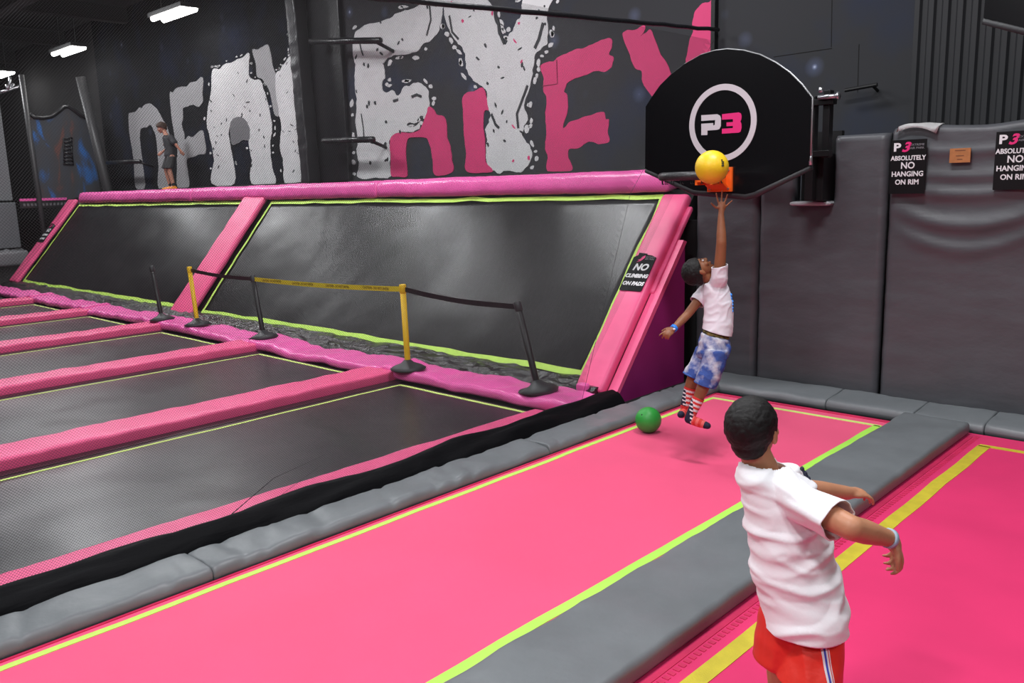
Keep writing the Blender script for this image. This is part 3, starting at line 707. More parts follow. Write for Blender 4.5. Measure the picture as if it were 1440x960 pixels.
# crumpled black skirt under the slope
bm = bmesh.new(); nx = 700; ny = 22; rows = []
for i in range(nx+1):
    x = -22.2+(17.45)*i/nx; row = []
    for j in range(ny+1):
        v = j/ny; y = 5.86+.50*v
        z = .02+.05*math.sin(min(1, v*1.5)*math.pi*.5)+.10*v
        q = 1-abs(nz((x*.8, y*5, 0), 2.2, 4))*2; q2 = nz((x*2.5, y*11, 2), 1.6, 8)
        row.append(bm.verts.new((x, y+.02*q2, z+.030*q*(.25+v*(1-v)*2.5)+.014*q2)))
    rows.append(row)
for i in range(nx):
    for j in range(ny): bm.faces.new((rows[i][j], rows[i+1][j], rows[i+1][j+1], rows[i][j+1]))
be = [e for e in bm.edges if len(e.link_faces) == 1]; ex = bmesh.ops.extrude_edge_only(bm, edges=be)
for v in [g for g in ex['geom'] if isinstance(g, bmesh.types.BMVert)]: v.co.z = -.03
bmesh.ops.recalc_face_normals(bm, faces=bm.faces)
setp(obj('black_skirt', bm, M_crumple, None, False, loc=(-13, 6.1, 0)), 'crumpled glossy black sheet along the foot of the sloped wall', 'sheet')

# ---- sloped wall
SY, SC = 6.15, .84
sl = math.hypot(1, SC); SD = Vector((0, SC/sl, 1/sl)); SN = Vector((0, -1/sl, SC/sl))   # up-slope, outward normal
def SP(x, z, n=0): return Vector((x, SY+SC*z, z))+SN*n
Mslope = Matrix(((1, 0, 0, 0), (0, SD.y, SN.y, SY), (0, SD.z, SN.z, 0), (0, 0, 0, 1)))   # local x, along slope, normal
def s_of(z): return z*sl
st = struct(box('trim_1', -21.6, -4.78, s_of(-.0), s_of(1.95), -.25, -.06, M_void, T=Mslope))
xr = [(-12.98, -5.04, 'large sloped black trampoline at the right of the pink sloped pad'), (-21.55, -13.75, 'sloped black trampoline at the left of the pink sloped pad')]
for k, (a, b, l) in enumerate(xr):
    t = thing('wall_trampoline', ((a+b)/2, SY, .1), l, 'trampoline', 'sloped black wall trampolines')
    bm = bmesh.new(); n1 = int((b-a)/.15); n2 = 16; V = [[None]*(n2+1) for _ in range(n1+1)]
    for i in range(n1+1):
        for j in range(n2+1):
            u = i/n1; v = j/n2; x = a+(b-a)*u; z = .10+(1.865-.10)*v
            bow = -.05*math.sin(u*math.pi)*math.sin(v*math.pi)+.006*nz((x, z*2, 0), 1.2, k)
            V[i][j] = bm.verts.new(SP(x, z, bow))
    for i in range(n1):
        for j in range(n2): bm.faces.new((V[i][j], V[i+1][j], V[i+1][j+1], V[i][j+1]))
    bmesh.ops.solidify(bm, geom=bm.faces[:], thickness=.01); bmesh.ops.recalc_face_normals(bm, faces=bm.faces)
    obj('jump_mat', bm, M_mat, t, True)
    def ln(p, q, w, m=M_lime):
        n_ = 24; pts = []
        for i in range(n_+1):
            x = p[0]+(q[0]-p[0])*i/n_; z = p[1]+(q[1]-p[1])*i/n_; u = (x-a)/(b-a); v = (z-.1)/1.8
            bow = -.05*math.sin(max(0, min(1, u))*math.pi)*math.sin(max(0, min(1, v))*math.pi)
            pts.append(SP(x, z, bow+.012))
        strip('border_line', pts, w, SN, m, t, .004, .03)
    ln((a+.12, .17), (b-.06, .17), .07); ln((a+.12, 1.83), (b-.06, 1.83), .06)
    ln((a+.12, .15), (a+.12, 1.85), .05); ln((b-.06, .15), (b-.06, 1.85), .045)
def slope_pad(x0, x1, z0, z1, m, label, seed, th=.12, r=.04):
    pr = rrect(x0, x1, .0, th, r, 4, 2)
    bm = sweep(pr, s_of(z0), s_of(z1), .07, lambda u, v, a: Mslope @ Vector((u, a, v+nz((u, v, a), 4, seed)*.008)), .03)
    o = obj('sloped_pad', bm, m, None, True, loc=SP((x0+x1)/2, z0)); setp(o, label, 'pad', 'pink pads on the sloped wall'); return o
slope_pad(-5.03, -4.71, .02, 1.80, M_pinkpad, 'pink sloped pad at the right end carrying the no climbing sign', 1, .12)
slope_pad(-13.75, -13.05, .02, 1.90, M_pinkpad, 'pink sloped pad between the two sloped trampolines', 2, .09)
slope_pad(-22.15, -21.62, .1, 1.93, M_pinkpad, 'pink sloped pad at the far left end of the sloped wall', 3, .09)
# second thin strip and side panel
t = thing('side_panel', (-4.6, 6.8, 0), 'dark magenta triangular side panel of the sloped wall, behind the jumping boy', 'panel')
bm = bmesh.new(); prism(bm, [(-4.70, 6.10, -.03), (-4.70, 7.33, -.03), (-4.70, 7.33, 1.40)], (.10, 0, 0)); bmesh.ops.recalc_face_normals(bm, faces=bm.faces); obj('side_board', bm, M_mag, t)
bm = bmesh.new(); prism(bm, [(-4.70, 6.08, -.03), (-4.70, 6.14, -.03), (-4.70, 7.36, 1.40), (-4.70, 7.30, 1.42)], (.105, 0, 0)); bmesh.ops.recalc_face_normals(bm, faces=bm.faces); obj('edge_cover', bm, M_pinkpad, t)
o = slope_pad(-4.74, -4.66, .9, 1.72, M_pinkpad, 'thin pink side strip under the right sloped pad', 5, .05, .015)
setp(box('dark_gap_filler', -4.86, -4.62, 7.60, 7.7, -.03, 1.6, M_void, None, loc=(-4.7, 7.6, 0)), 'black filler standing in for the dark gap between the side panel and the grey hoop wall', 'post')  # black box put in for the shade of the open gap
# small pink foot block
setp(pad('foot_block', -4.95, -4.82, 6.0, 6.08, .0, .16, M_magpad, .02, .003, 8, axis=0, step=.05, loc=(-4.9, 6, 0)), 'small magenta block under the lower end of the right sloped pad', 'block')
# top pads along the ledge
tp = [(-9.98, -5.02, 'pink ledge pad at the right end above the large sloped trampoline', 0), (-15.7, -10.0, 'pink ledge pad in the middle above the sloped pads', 1), (-21.4, -15.72, 'pink ledge pad at the left end, under the boy on the ledge', 2)]
for a, b, l, k in tp:
    pr = [(7.66, 1.90), (7.70, 1.885), (7.76, 1.89), (7.90, 1.92), (7.90, 2.10), (7.84, 2.13), (7.76, 2.13), (7.70, 2.11), (7.665, 2.05), (7.655, 1.97)]
    o = obj('ledge_pad', sweep(pr, a, b, .06, lambda u, v, q, k=k: Vector((q, u, v)) + Vector((0, .014*nz((q*2.2, v*5, k), 1.5), .012*nz((q*1.3, v*2, k), 1)+.006*nz((q*7+v*9, v*5, k), 1.3))), .05), M_magpad, None, True, loc=((a+b)/2, 7.8, 1.9))
    setp(o, l, 'pad', 'pink ledge pads')
deck = struct(box('trim_2', -21.4, -5.1, 7.9, YW, 1.95, 2.11, M_void))
struct(box('trim_3', -21.4, -5.1, 7.86, 7.95, 1.6, 1.95, M_void))
# ledge kerb behind pads
struct(box('trim_4', -21.4, -5.3, YW-.10, YW-.02, 2.11, 2.17, M_rubber))
# no climbing sign
def climb_sign(x0, x1, z0, z1, n, label, big=True):
    w = x1-x0; h = (z1-z0)*sl
    O = SP(x0, z0, n)
    t = thing('climbing_sign', O, label, 'sign')
    def pt(u, v, k=0): return SP(x0+w*u, z0+(z1-z0)*v, n+k)
    pts = [(0, .03), (.03, 0), (.95, 0), (1, .03), (1, .93), (.80, .985), (.55, 1.0), (.54, 1.03), (.16, 1.05), (.17, .98), (0, .92)]
    bm = bmesh.new(); prism(bm, [pt(u, v) for u, v in pts], SN*.006); bmesh.ops.recalc_face_normals(bm, faces=bm.faces)
    obj('sign_board', bm, mat('worn_sign_black', (.010, .010, .012), .65, var=.3, vscale=30, spec=.15), t)
    def F(u, v): return frame(pt(u, v, .0075), (1, 0, 0), SD)
    if big:
        bm = bmesh.new(); prism(bm, [pt(u, v, .006) for u, v in ((.22, .78), (.40, .82), (.52, .92), (.50, .98), (.38, .93), (.36, .88), (.24, .84), (.34, .83))], SN*.002); bmesh.ops.recalc_face_normals(bm, faces=bm.faces); obj('logo_swoosh', bm, M_pinkprint, t)
        for k, s_ in enumerate(('EXTREME', 'AIR PARK')): text('lettering', s_, h*.06, F(.76, .93-.055*k), MATS['print_grey'], t, .0005, 0)
    text('lettering', 'NO', h*.25, F(.52, .64), M_white, t, .001, .004, .2)
    text('lettering', 'CLIMBING', h*.135, F(.5, .40), M_white, t, .001, .003, .2, sx=1)
    text('lettering', 'ON PADS', h*.135, F(.5, .19), M_white, t, .001, .003, .2, sx=1)
climb_sign(-5.01, -4.745, .87, 1.20, .126, 'worn black sign reading no climbing on pads on the pink sloped pad')
climb_sign(-22.1, -21.7, .95, 1.35, .096, 'small dark sign with white writing on the far left pink sloped pad')

# ---- stanchions and belts
M_ypost = mat('yellow_post', (.80, .50, .01), .45)
def stanchion(base, topxy, m, label, mb=M_rubber):
    B = at(*base, 2, .12); T = at(*topxy, 1, B.y)
    B.z = .135
    t = thing('stanchion', B, label, 'post', 'crowd barrier posts')
    ax = (T-B).normalized()
    bm = bmesh.new(); tube(bm, [B+ax*.02, B+ax*.06, T], .031, 14); obj('pole', bm, m, t, True)
    bm = bmesh.new(); tube(bm, [B+Vector((0, 0, -.012)), B, B+ax*.02+Vector((0, 0, .005)), B+ax*.055, B+ax*.09], [.185, .19, .15, .07, .036], 24); obj('base', bm, mb, t, True)
    bm = bmesh.new(); tube(bm, [T-ax*.09, T-ax*.085, T-ax*.005, T+ax*.004], [.034, .037, .037, .03], 12); obj('belt_head', bm, M_rubber if m is not M_ypost else m, t, True)
    return T-ax*.05
T1 = stanchion((757, 550), (727, 424), M_metal, 'leaning black barrier post at the right end of the belt line')
T2 = stanchion((574, 519), (566, 400), M_ypost, 'yellow barrier post in the middle of the large sloped trampoline')
T3 = stanchion((371, 475), (355, 387), M_metal, 'black barrier post where the yellow tape begins')
T4 = stanchion((278, 457), (266, 375), M_ypost, 'yellow barrier post in front of the pink sloped pad')
T5 = stanchion((228, 450), (213, 374), M_metal, 'black barrier post standing alone without a belt, leftmost')
def belt(a, b, m, w, label, sag=.02, printed=False):
    n = 24; bm = bmesh.new(); prev = None; pts = []
    for i in range(n+1):
        p = a.lerp(b, i/n)+Vector((0, 0, -sag*math.sin(math.pi*i/n))); pts.append(p)
        row = [bm.verts.new(p+Vector((0, dy, dz))) for dy, dz in ((-.001, -w/2), (-.001, w/2), (.001, w/2), (.001, -w/2))]
        if prev:
            for k in range(4): bm.faces.new((prev[k], prev[(k+1) % 4], row[(k+1) % 4], row[k]))
        else: bm.faces.new(row)
        prev = row
    bm.faces.new(prev[::-1]); bmesh.ops.recalc_face_normals(bm, faces=bm.faces)
    t = thing('barrier_belt', a, label, 'belt', 'barrier belts'); obj('belt_web', bm, m, t)
    if printed:
        L_ = (b-a).length; d = (b-a).normalized()
        for k, u in enumerate((.14, .38, .62, .86)):
            p = a.lerp(b, u)+Vector((0, -.002, -sag*math.sin(math.pi*u)))
            text('lettering', 'CAUTION - DO NOT ENTER', .036, frame(p, d, (0, 0, 1)), mat('caution_print', (.12, .07, .005), .6), t, .0005, .0006, sx=1.05)
    return t
belt(T1+Vector((-.04, 0, 0)), T2+Vector((.04, 0, 0)), M_black, .05, 'black belt between the yellow post and the leaning black post', .03)
belt(T3+Vector((.04, 0, 0)), T2+Vector((-.04, 0, 0)), mat('yellow_belt', (.72, .60, .03), .5), .055, 'yellow caution belt between the black and yellow posts', .02, True)
belt(T4+Vector((.04, 0, 0)), T3+Vector((-.04, 0, 0)), M_black, .05, 'black belt between the left yellow post and the black post', .02)

# ---- far left corner
t = thing('galaxy_banner', (-23, 8, 2), 'black hanging banner painted with a blue and orange nebula, far left', 'banner')
def nebula():
    m = bpy.data.materials.new('nebula_banner'); m.use_nodes = True; nt = m.node_tree; b = nt.nodes['Principled BSDF']; b.inputs['Roughness'].default_value = .55
    tc = nt.nodes.new('ShaderNodeTexCoord'); mp = nt.nodes.new('ShaderNodeMapping'); mp.inputs['Scale'].default_value = (1, 2.0, .8)
    nt.links.new(tc.outputs['Object'], mp.inputs[0])
    n = nt.nodes.new('ShaderNodeTexNoise'); n.inputs['Scale'].default_value = 1.3; n.inputs['Detail'].default_value = 4; n.inputs['Distortion'].default_value = .8
    nt.links.new(mp.outputs[0], n.inputs['Vector'])
    r = nt.nodes.new('ShaderNodeValToRGB'); e = r.color_ramp.elements
    e[0].position = .34; e[0].color = (.14, .06, .05, 1); e[1].position = .68; e[1].color = (.03, .14, .42, 1)
    q = e.new(.42); q.color = (.055, .055, .06, 1); q = e.new(.56); q.color = (.05, .06, .075, 1)
    nt.links.new(n.outputs['Fac'], r.inputs['Fac']); nt.links.new(r.outputs[0], b.inputs['Base Color'])
    return m
tl = [(42, 160), (48, 165), (60, 166), (72, 164), (82, 157), (90, 150), (97, 150), (106, 156), (114, 163), (122, 166), (130, 200), (136, 235), (141, 268), (100, 280), (60, 282), (56, 260), (50, 215)]
bm = bmesh.new(); prism(bm, [at(a, b, 0, -23) for a, b in tl], (-.03, 0, 0)); bmesh.ops.recalc_face_normals(bm, faces=bm.faces); obj('banner_sheet', bm, nebula(), t)
bm = bmesh.new(); tube(bm, [at(a, b, 0, -23) for a, b in tl[:10]], .05, 6); obj('hem_rope', bm, M_black, t, True)
bm = bmesh.new()
for k in range(8):
    y0 = at(89, 195+k*5, 0, -22.96); y1 = at(102, 194+k*5.3, 0, -22.96); tube(bm, [y0, y1], .022, 5)
tube(bm, [at(89, 194, 0, -22.96), at(91, 231, 0, -22.96)], .02, 5); tube(bm, [at(99, 194, 0, -22.96), at(103, 232, 0, -22.96)], .02, 5)
obj('rope_ladder', bm, M_black, t, True)
def pole(a, b, X, r, label, m):
    A, B = at(*a, 0, X), at(*b, 0, X); B = A+(B-A)*((A.z+.02)/(A.z-B.z)); bm = bmesh.new(); tube(bm, [A, B], r, 10); setp(obj('net_pole', bm, m, None, True, loc=B), label, 'pole', 'dark net poles at the far left')
M_pole = mat('dim_pole', (.05, .05, .052), .45)
pole((113, 108), (151, 265), -21.9, .11, 'dark upright pole to the right of the nebula banner', M_pole)
pole((30, 105), (62, 330), -22.8, .06, 'thin dark pole to the left of the nebula banner', M_pole)
setp(box('grey_screen', -23.6, -23.5, 5.0, 6.88, 2.0, 4.45, mat('screen_grey', (.20, .21, .22), .5, .2, 3), None, loc=(-23.5, 6, 2)), 'pale grey hanging screen at the left edge under the lamp', 'screen')
setp(box('grey_block', -23.5, -23.2, 5.0, 6.85, .85, 1.95, M_grey, None, .03, loc=(-23.3, 6, .9)), 'dark grey padded block at the far left edge', 'block')
setp(pad('folded_pad', -23.6, -22.9, 4.8, 6.9, .42, .80, mat('light_fold', (.20, .205, .215), .4, .4, 8), .08, .03, 3, axis=1, step=.08, loc=(-23.2, 6, .4)), 'lighter grey folded pad below the dark grey block, far left', 'pad')
t = thing('sign_strip', (-22.9, 7.4, 1.9), 'narrow magenta and black strip with small lettering below the nebula banner', 'sign')
a = at(28, 282, 0, -22.9); b = at(94, 280, 0, -22.9)
box('top_edge', -22.95, -22.9, a.y, b.y, 1.97, 2.03, M_magpad, t); box('strip_board', -22.95, -22.9, a.y, b.y+.1, 1.80, 1.96, M_black, t)
bm = bmesh.new()
for k in range(16): bx(bm, -22.9, -22.895, a.y+.06+k*.085, a.y+.11+k*.085, 1.85, 1.91)
setp(obj('lettering', bm, M_mdg, t), kind='stuff')
bm = bmesh.new(); c0 = at(11, 120, 0, -23.4)
for q in (((0, 130), (11, 127), (32, 120)), ((11, 127), (20, 118)), ((11, 127), (14, 116), (14, 108)), ((11, 127), (9, 119))): tube(bm, [at(a_, b_, 0, -23.4) for a_, b_ in q], .035, 6)
setp(obj('rigging_joint', bm, M_steel, None, True, loc=c0), 'white metal rigging joint hanging above the grey screen at the left edge', 'bracket')

# ---- net: bunched foot and fine hanging mesh
bm = bmesh.new(); ns = 520; ny = 14; rows = []
for i in range(ns+1):
    y = -1.5+7.55*i/ns; row = []
    for j in range(ny+1):
        v = j/ny; x = -4.69+.31*v
        hgt = .15*math.sin(v*math.pi)**.6*(1 if 0 < v < 1 else 0)
        row.append(bm.verts.new((x+.014*nz((y*3, v*4, 0), 1.5), y, -.02+hgt*(1+.30*nz((y*.8, v*2, 1), 2))+.006*nz((y*3, v*14, 3), 1))))
    rows.append(row)
for i in range(ns):
    for j in range(ny): bm.faces.new((rows[i][j], rows[i+1][j], rows[i+1][j+1], rows[i][j+1]))
bm.faces.new([r[0] for r in rows][::-1]) if False else None
tn = thing('safety_net', (-4.55, 3, 0), 'black safety net hanging between the black court and the pink court, bunched at its foot', 'net')
obj('bunched_foot', bm, mat('net_bunch', (.004, .004, .005), .6, .5, 30, spec=.08, bdist=.01, stretch=(1, .25, 1)), tn, True)
def netp(y, z): return Vector((-4.55-.06*z-.28*max(0, z-1.9), y, z))
ZT = 3.55
bm = bmesh.new(); cell = .0115; w = .00075
def thread(p, q):
    d = (q-p).normalized(); s_ = Vector((.3, d.z, -d.y)).normalized()*w; n_ = d.cross(s_).normalized()*w
    a = [bm.verts.new(p+o_) for o_ in (s_, -s_*.5+n_*.87, -s_*.5-n_*.87)]; b = [bm.verts.new(q+o_) for o_ in (s_, -s_*.5+n_*.87, -s_*.5-n_*.87)]
    for k in range(3): bm.faces.new((a[k], a[(k+1) % 3], b[(k+1) % 3], b[k]))
def ymax(z): return 5.55+.50*z if z < 1.9 else 6.50+(z-1.9)*1.45
Y0 = .35
def run(c, up):
    # sample the thread and keep the stretch inside the net outline
    pts = []; n_ = 60
    for i in range(n_+1):
        z = .05+(ZT-.05)*i/n_; y = c+z if up else c-z
        if Y0 <= y <= ymax(z): pts.append(z)
    if len(pts) < 2: return
    z0, z1 = pts[0], pts[-1]; g_ = lambda z: netp(c+z if up else c-z, z)
    if z0 < 1.9 < z1: thread(g_(z0), g_(1.9)); thread(g_(1.9), g_(z1))
    else: thread(g_(z0), g_(z1))
c = Y0-ZT
while c < 9:
    run(c, True); c += cell*1.4142
c = Y0
while c < 13:
    run(c, False); c += cell*1.4142
setp(obj('net_mesh', bm, mat('net_thread', (.02, .02, .022), .6), tn), kind='stuff')
bm = bmesh.new(); tube(bm, [netp(ymax(z), z) for z in (0, .5, 1, 1.5, 1.9, 2.5, 3.1, ZT)], .002, 5); obj('edge_cord', bm, M_black, tn, True)
for (a_, b_, c_) in (((228, 835), (330, 745), (450, 655)), ((300, 745), (385, 672), (455, 640)), ((640, 655), (690, 622), (738, 598)), ((560, 690), (640, 640), (700, 600)), ((120, 850), (170, 800), (200, 760))):
    bm = bmesh.new(); tube(bm, [at(*a_, 0, -4.60), at(*b_, 0, -4.60), at(*c_, 0, -4.60)], [.004, .002, .0008], 5); obj('net_fold', bm, M_black, tn, True)
# loose dark strings trailing over the near bed
for (p, q) in (((230, 550+0, 0), (0, 0, 0)),): pass
for k, (a_, b_, c_) in enumerate((((300, 745), (390, 660), (455, 640)), ((250, 800), (330, 730), (450, 655)), ((640, 620), (690, 590), (735, 570)), ((700, 655), (780, 590), (800, 560)))):
    pass

#@@PEOPLE@@
# ================================================================== PEOPLE
def capsule(bm, a, b, ra, rb, seg=14):
    a, b = Vector(a), Vector(b); L = (b-a).length; t = (b-a)/L if L > 1e-6 else Vector((0, 0, 1))
    pts = []; rad = []
    for k in range(5):
        th = math.pi/2*(1-k/4)*.98; pts.append(a-t*ra*math.sin(th)); rad.append(max(1e-4, ra*math.cos(th)))
    for k in range(5):
        th = math.pi/2*(k/4)*.98; pts.append(b+t*rb*math.sin(th)); rad.append(max(1e-4, rb*math.cos(th)))
    u = t.orthogonal().normalized(); v = t.cross(u); rings = []
    for p, r in zip(pts, rad): rings.append([bm.verts.new(p+(u*math.cos(6.28318*k/seg)+v*math.sin(6.28318*k/seg))*r) for k in range(seg)])
    for i in range(len(rings)-1):
        for k in range(seg): bm.faces.new((rings[i][k], rings[i][(k+1) % seg], rings[i+1][(k+1) % seg], rings[i+1][k]))
    bm.faces.new(rings[0][::-1]); bm.faces.new(rings[-1])
def limb(bm, pts, rad):
    for i in range(len(pts)-1): capsule(bm, pts[i], pts[i+1], rad[i], rad[i+1])
def ell(bm, c, A, B, C, sub=3):
    r = bmesh.ops.create_icosphere(bm, subdivisions=sub, radius=1)['verts']
    c = Vector(c)
    for v in r: v.co = c+A*v.co.x+B*v.co.y+C*v.co.z
def loft(bm, rings, seg=28):
    """rings of (centre, half axis U, half axis V)"""
    R = []
    for c, U, V in rings: R.append([bm.verts.new(Vector(c)+U*math.cos(6.28318*k/seg)+V*math.sin(6.28318*k/seg)) for k in range(seg)])
    for i in range(len(R)-1):
        for k in range(seg): bm.faces.new((R[i][k], R[i][(k+1) % seg], R[i+1][(k+1) % seg], R[i+1][k]))
    bm.faces.new(R[0][::-1]); bm.faces.new(R[-1])
def skin(name, bm, vox, m, parent, it=4, cuts=(), disp=None, mats=None, matfn=None, solid=0):
    bmesh.ops.recalc_face_normals(bm, faces=bm.faces)
    me = bpy.data.meshes.new('t'); bm.to_mesh(me); bm.free(); o = bpy.data.objects.new('t', me); COL.objects.link(o)
    r = o.modifiers.new('r', 'REMESH'); r.mode = 'VOXEL'; r.voxel_size = vox
    dg = bpy.context.evaluated_depsgraph_get(); dg.update()
    m2 = bpy.data.meshes.new_from_object(o.evaluated_get(dg)); bpy.data.objects.remove(o)
    b = bmesh.new(); b.from_mesh(m2)
    for _ in range(it): bmesh.ops.smooth_vert(b, verts=b.verts, factor=.5, use_axis_x=True, use_axis_y=True, use_axis_z=True)
    if disp:
        b.normal_update()
        for v, q in [(v, disp(v.co, v.normal)) for v in b.verts]: v.co = v.co + v.normal*q
    for cu in cuts:
        c, n, rad = cu[:3]; hh = cu[3] if len(cu) > 3 else 9; c = Vector(c); n = Vector(n).normalized()
        fs = [f for f in b.faces if (f.calc_center_median()-c-n*(f.calc_center_median()-c).dot(n)).length < rad*1.1 and (f.calc_center_median()-c).length < max(rad, min(hh, .3))*1.5]
        g = list({v for f in fs for v in f.verts})+list({e for f in fs for e in f.edges})+fs
        bmesh.ops.bisect_plane(b, geom=g, plane_co=c, plane_no=n, dist=1e-5)
        kill = [f for f in b.faces if 0 < (f.calc_center_median()-c).dot(n) < hh and (f.calc_center_median()-c-n*(f.calc_center_median()-c).dot(n)).length < rad]
        bmesh.ops.delete(b, geom=kill, context='FACES')
        # drop loose islands beyond the plane
    if solid:
        b.normal_update(); bmesh.ops.solidify(b, geom=b.faces[:], thickness=-solid)
    idx = [matfn(f.calc_center_median()) for f in b.faces] if matfn else None
    o = obj(name, b, m, parent, True)
    if mats:
        for x in mats[1:]: o.data.materials.append(x)
        o.data.polygons.foreach_set('material_index', idx)
    return o
def head_prims(bm, c, F, U, s):
    F = F.normalized(); U = (U-F*U.dot(F)).normalized(); R = F.cross(U)
    g = lambda x, y, z: c+(R*x+F*y+U*z)*s
    e = lambda x, y, z, a, b_, d: ell(bm, g(x, y, z), R*a*s, F*b_*s, U*d*s)
    e(0, -.012, .02, .072, .090, .082); e(0, .028, -.02, .060, .060, .072); e(0, .035, -.062, .044, .046, .040); e(0, .060, -.088, .026, .024, .020)
    e(0, .070, .018, .048, .018, .014)
    capsule(bm, g(0, .086, .008), g(0, .102, -.028), .007*s, .011*s); e(0, .094, -.032, .017, .012, .009)
    e(0, .084, -.056, .023, .011, .006); e(0, .082, -.066, .020, .011, .007)
    for k in (-1, 1):
        e(k*.074, -.008, -.014, .011, .018, .031); e(k*.038, .062, -.030, .024, .020, .022)
    return g, R, F, U
def face_parts(t, g, R, F, U, s, M_skin, M_lid):
    for k in (-1, 1):
        bm = bmesh.new(); ell(bm, g(k*.030, .079, -.002), R*.013*s, F*.009*s, U*.009*s, 2); e = obj('eye', bm, mat('eye_white', (.7, .7, .7), .2), t, True)
        bm = bmesh.new(); ell(bm, g(k*.030, .086, -.001), R*.006*s, F*.004*s, U*.006*s, 2); obj('iris', bm, mat('iris_brown', (.03, .015, .01), .2), e, True)
    bm = bmesh.new()
    for k in (-1, 1): capsule(bm, g(k*.016, .089, .018), g(k*.044, .080, .020), .0035*s, .003*s)
    obj('eyebrow', bm, M_lid, t, True)
    bm = bmesh.new(); ell(bm, g(0, .092, -.061), R*.020*s, F*.006*s, U*.007*s, 2); obj('lips', bm, mat('lips', (.35, .12, .09), .45), t, True)
def hair(t, g, R, F, U, s, m, vox=.005, k=1.0, seed=1, n=Vector((0, -.62, .78)), off=.0, amp=.003, zc=.02):
    bm = bmesh.new(); c = g(0, -.012, zc)
    ell(bm, c, R*.0785*s*k, F*.0975*s*k, U*.090*s*k, 4)
    ell(bm, g(0, -.040, -.035), R*.056*s*k, F*.052*s*k, U*.05*s*k, 3)
    nn = (F*n.y+U*n.z).normalized()
    return skin('hair', bm, vox, m, t, 2, cuts=[(g(0, .028+off, .008), -nn, 1.0)], disp=lambda p, q: amp*noise.noise(p*60+Vector((seed, 0, 0)))+amp*.8*noise.noise(p*130), solid=.004)
def finger(bm, a, m_, b, r):
    capsule(bm, a, m_, r, r*.92, 10); capsule(bm, m_, b, r*.92, r*.75, 10)
def skinmat(name, c):
    m = mat(name, c, .48, .12, 220, .06, 14, spec=.4, bdist=.002); b = m.node_tree.nodes['Principled BSDF']
    b.inputs['Subsurface Weight'].default_value = .06; b.inputs['Subsurface Radius'].default_value = (.02, .006, .003); b.inputs['Subsurface Scale'].default_value = .3
    return m
M_skinA = skinmat('skin_tan', (.50, .225, .125))
M_skinB = skinmat('skin_brown', (.27, .10, .045))
M_skinC = skinmat('skin_fair', (.42, .19, .13))
M_hairA = mat('hair_black', (.006, .005, .005), .55, .6, 420, spec=.3, bdist=.003)
M_hairC = mat('hair_brown', (.05, .022, .012), .6, .9, 160, bdist=.006)
M_tee = mat('white_tee', (.86, .85, .88), .8, .3, 22, spec=.2, bdist=.006)
M_teeB = mat('pale_tee', (.78, .74, .80), .8, .2, 34, spec=.2, bdist=.005)
V = Vector

# ---------------- boy in front, seen from behind
d0 = 2.76; px_ = d0/FOC
Wh = V((CW.x, CW.y, 0)).normalized(); Rh = V((CR.x, CR.y, 0)).normalized(); ZU = V((0, 0, 1))
Fb = (Rh*.62+Wh*.78).normalized(); Rb = Fb.cross(ZU).normalized()      # facing, his right
pel = P(1124, 858, 2.80)
t = thing('person', V((pel.x, pel.y, 0)), 'boy in a loose white t-shirt and red shorts seen from behind, arms out, in front', 'person', 'children playing')
hc = P(1059, 604, 2.78)
neck = P(1073, 655, 2.80)
shR = P(1126, 705, 2.66); shL = P(1068, 668, 2.93)
elR = P(1197, 742, 2.50); wrR = P(1251, 757, 2.60); elL = P(1135, 688, 3.06); wrL = P(1192, 693, 3.14)
hipR = P(1146, 885, 2.75); hipL = P(1104, 880, 2.86)
knR = P(1128, 985, 2.72); knL = P(1102, 975, 2.88); anR = P(1112, 1085, 2.86); anL = P(1092, 1068, 2.99)
anR.z = max(.065, min(anR.z, .075)); anL.z = .07
toeF = (Fb*.98).normalized()
hF = (Rh*.60+Wh*.76+ZU*.16).normalized(); hU = (ZU*1.0-Rh*.10).normalized()
bm = bmesh.new()
g, hR, hF, hU = head_prims(bm, hc, hF, hU, .98)
limb(bm, [g(0, -.02, -.055), neck+V((0, 0, -.02))], [.050, .054])
chest = P(1098, 725, 2.79); waist = P(1116, 800, 2.79)
loft(bm, [(neck+V((0, 0, -.035)), Rb*.065, Fb*.05), (chest.lerp(neck, .5), Rb*.088, Fb*.07), (chest, Rb*.115, Fb*.085), (waist, Rb*.105, Fb*.085), (pel, Rb*.105, Fb*.085), (pel+V((0, 0, -.08)), Rb*.10, Fb*.08)])
limb(bm, [shR, elR, elR.lerp(wrR, .35), wrR], [.047, .038, .038, .026]); limb(bm, [shL, elL, elL.lerp(wrL, .35), wrL], [.047, .037, .036, .026])
limb(bm, [chest.lerp(neck, .5), shR], [.06, .047]); limb(bm, [chest.lerp(neck, .5), shL], [.06, .047])
for hp, kn, an in ((hipR, knR, anR), (hipL, knL, anL)):
    limb(bm, [hp, hp.lerp(kn, .5), kn, kn.lerp(an, .3), an], [.070, .064, .050, .050, .032])
    limb(bm, [an+V((0, 0, -.02))-toeF*.02, an+toeF*.06+V((0, 0, -.035)), an+toeF*.135+V((0, 0, -.045))], [.032, .030, .020])
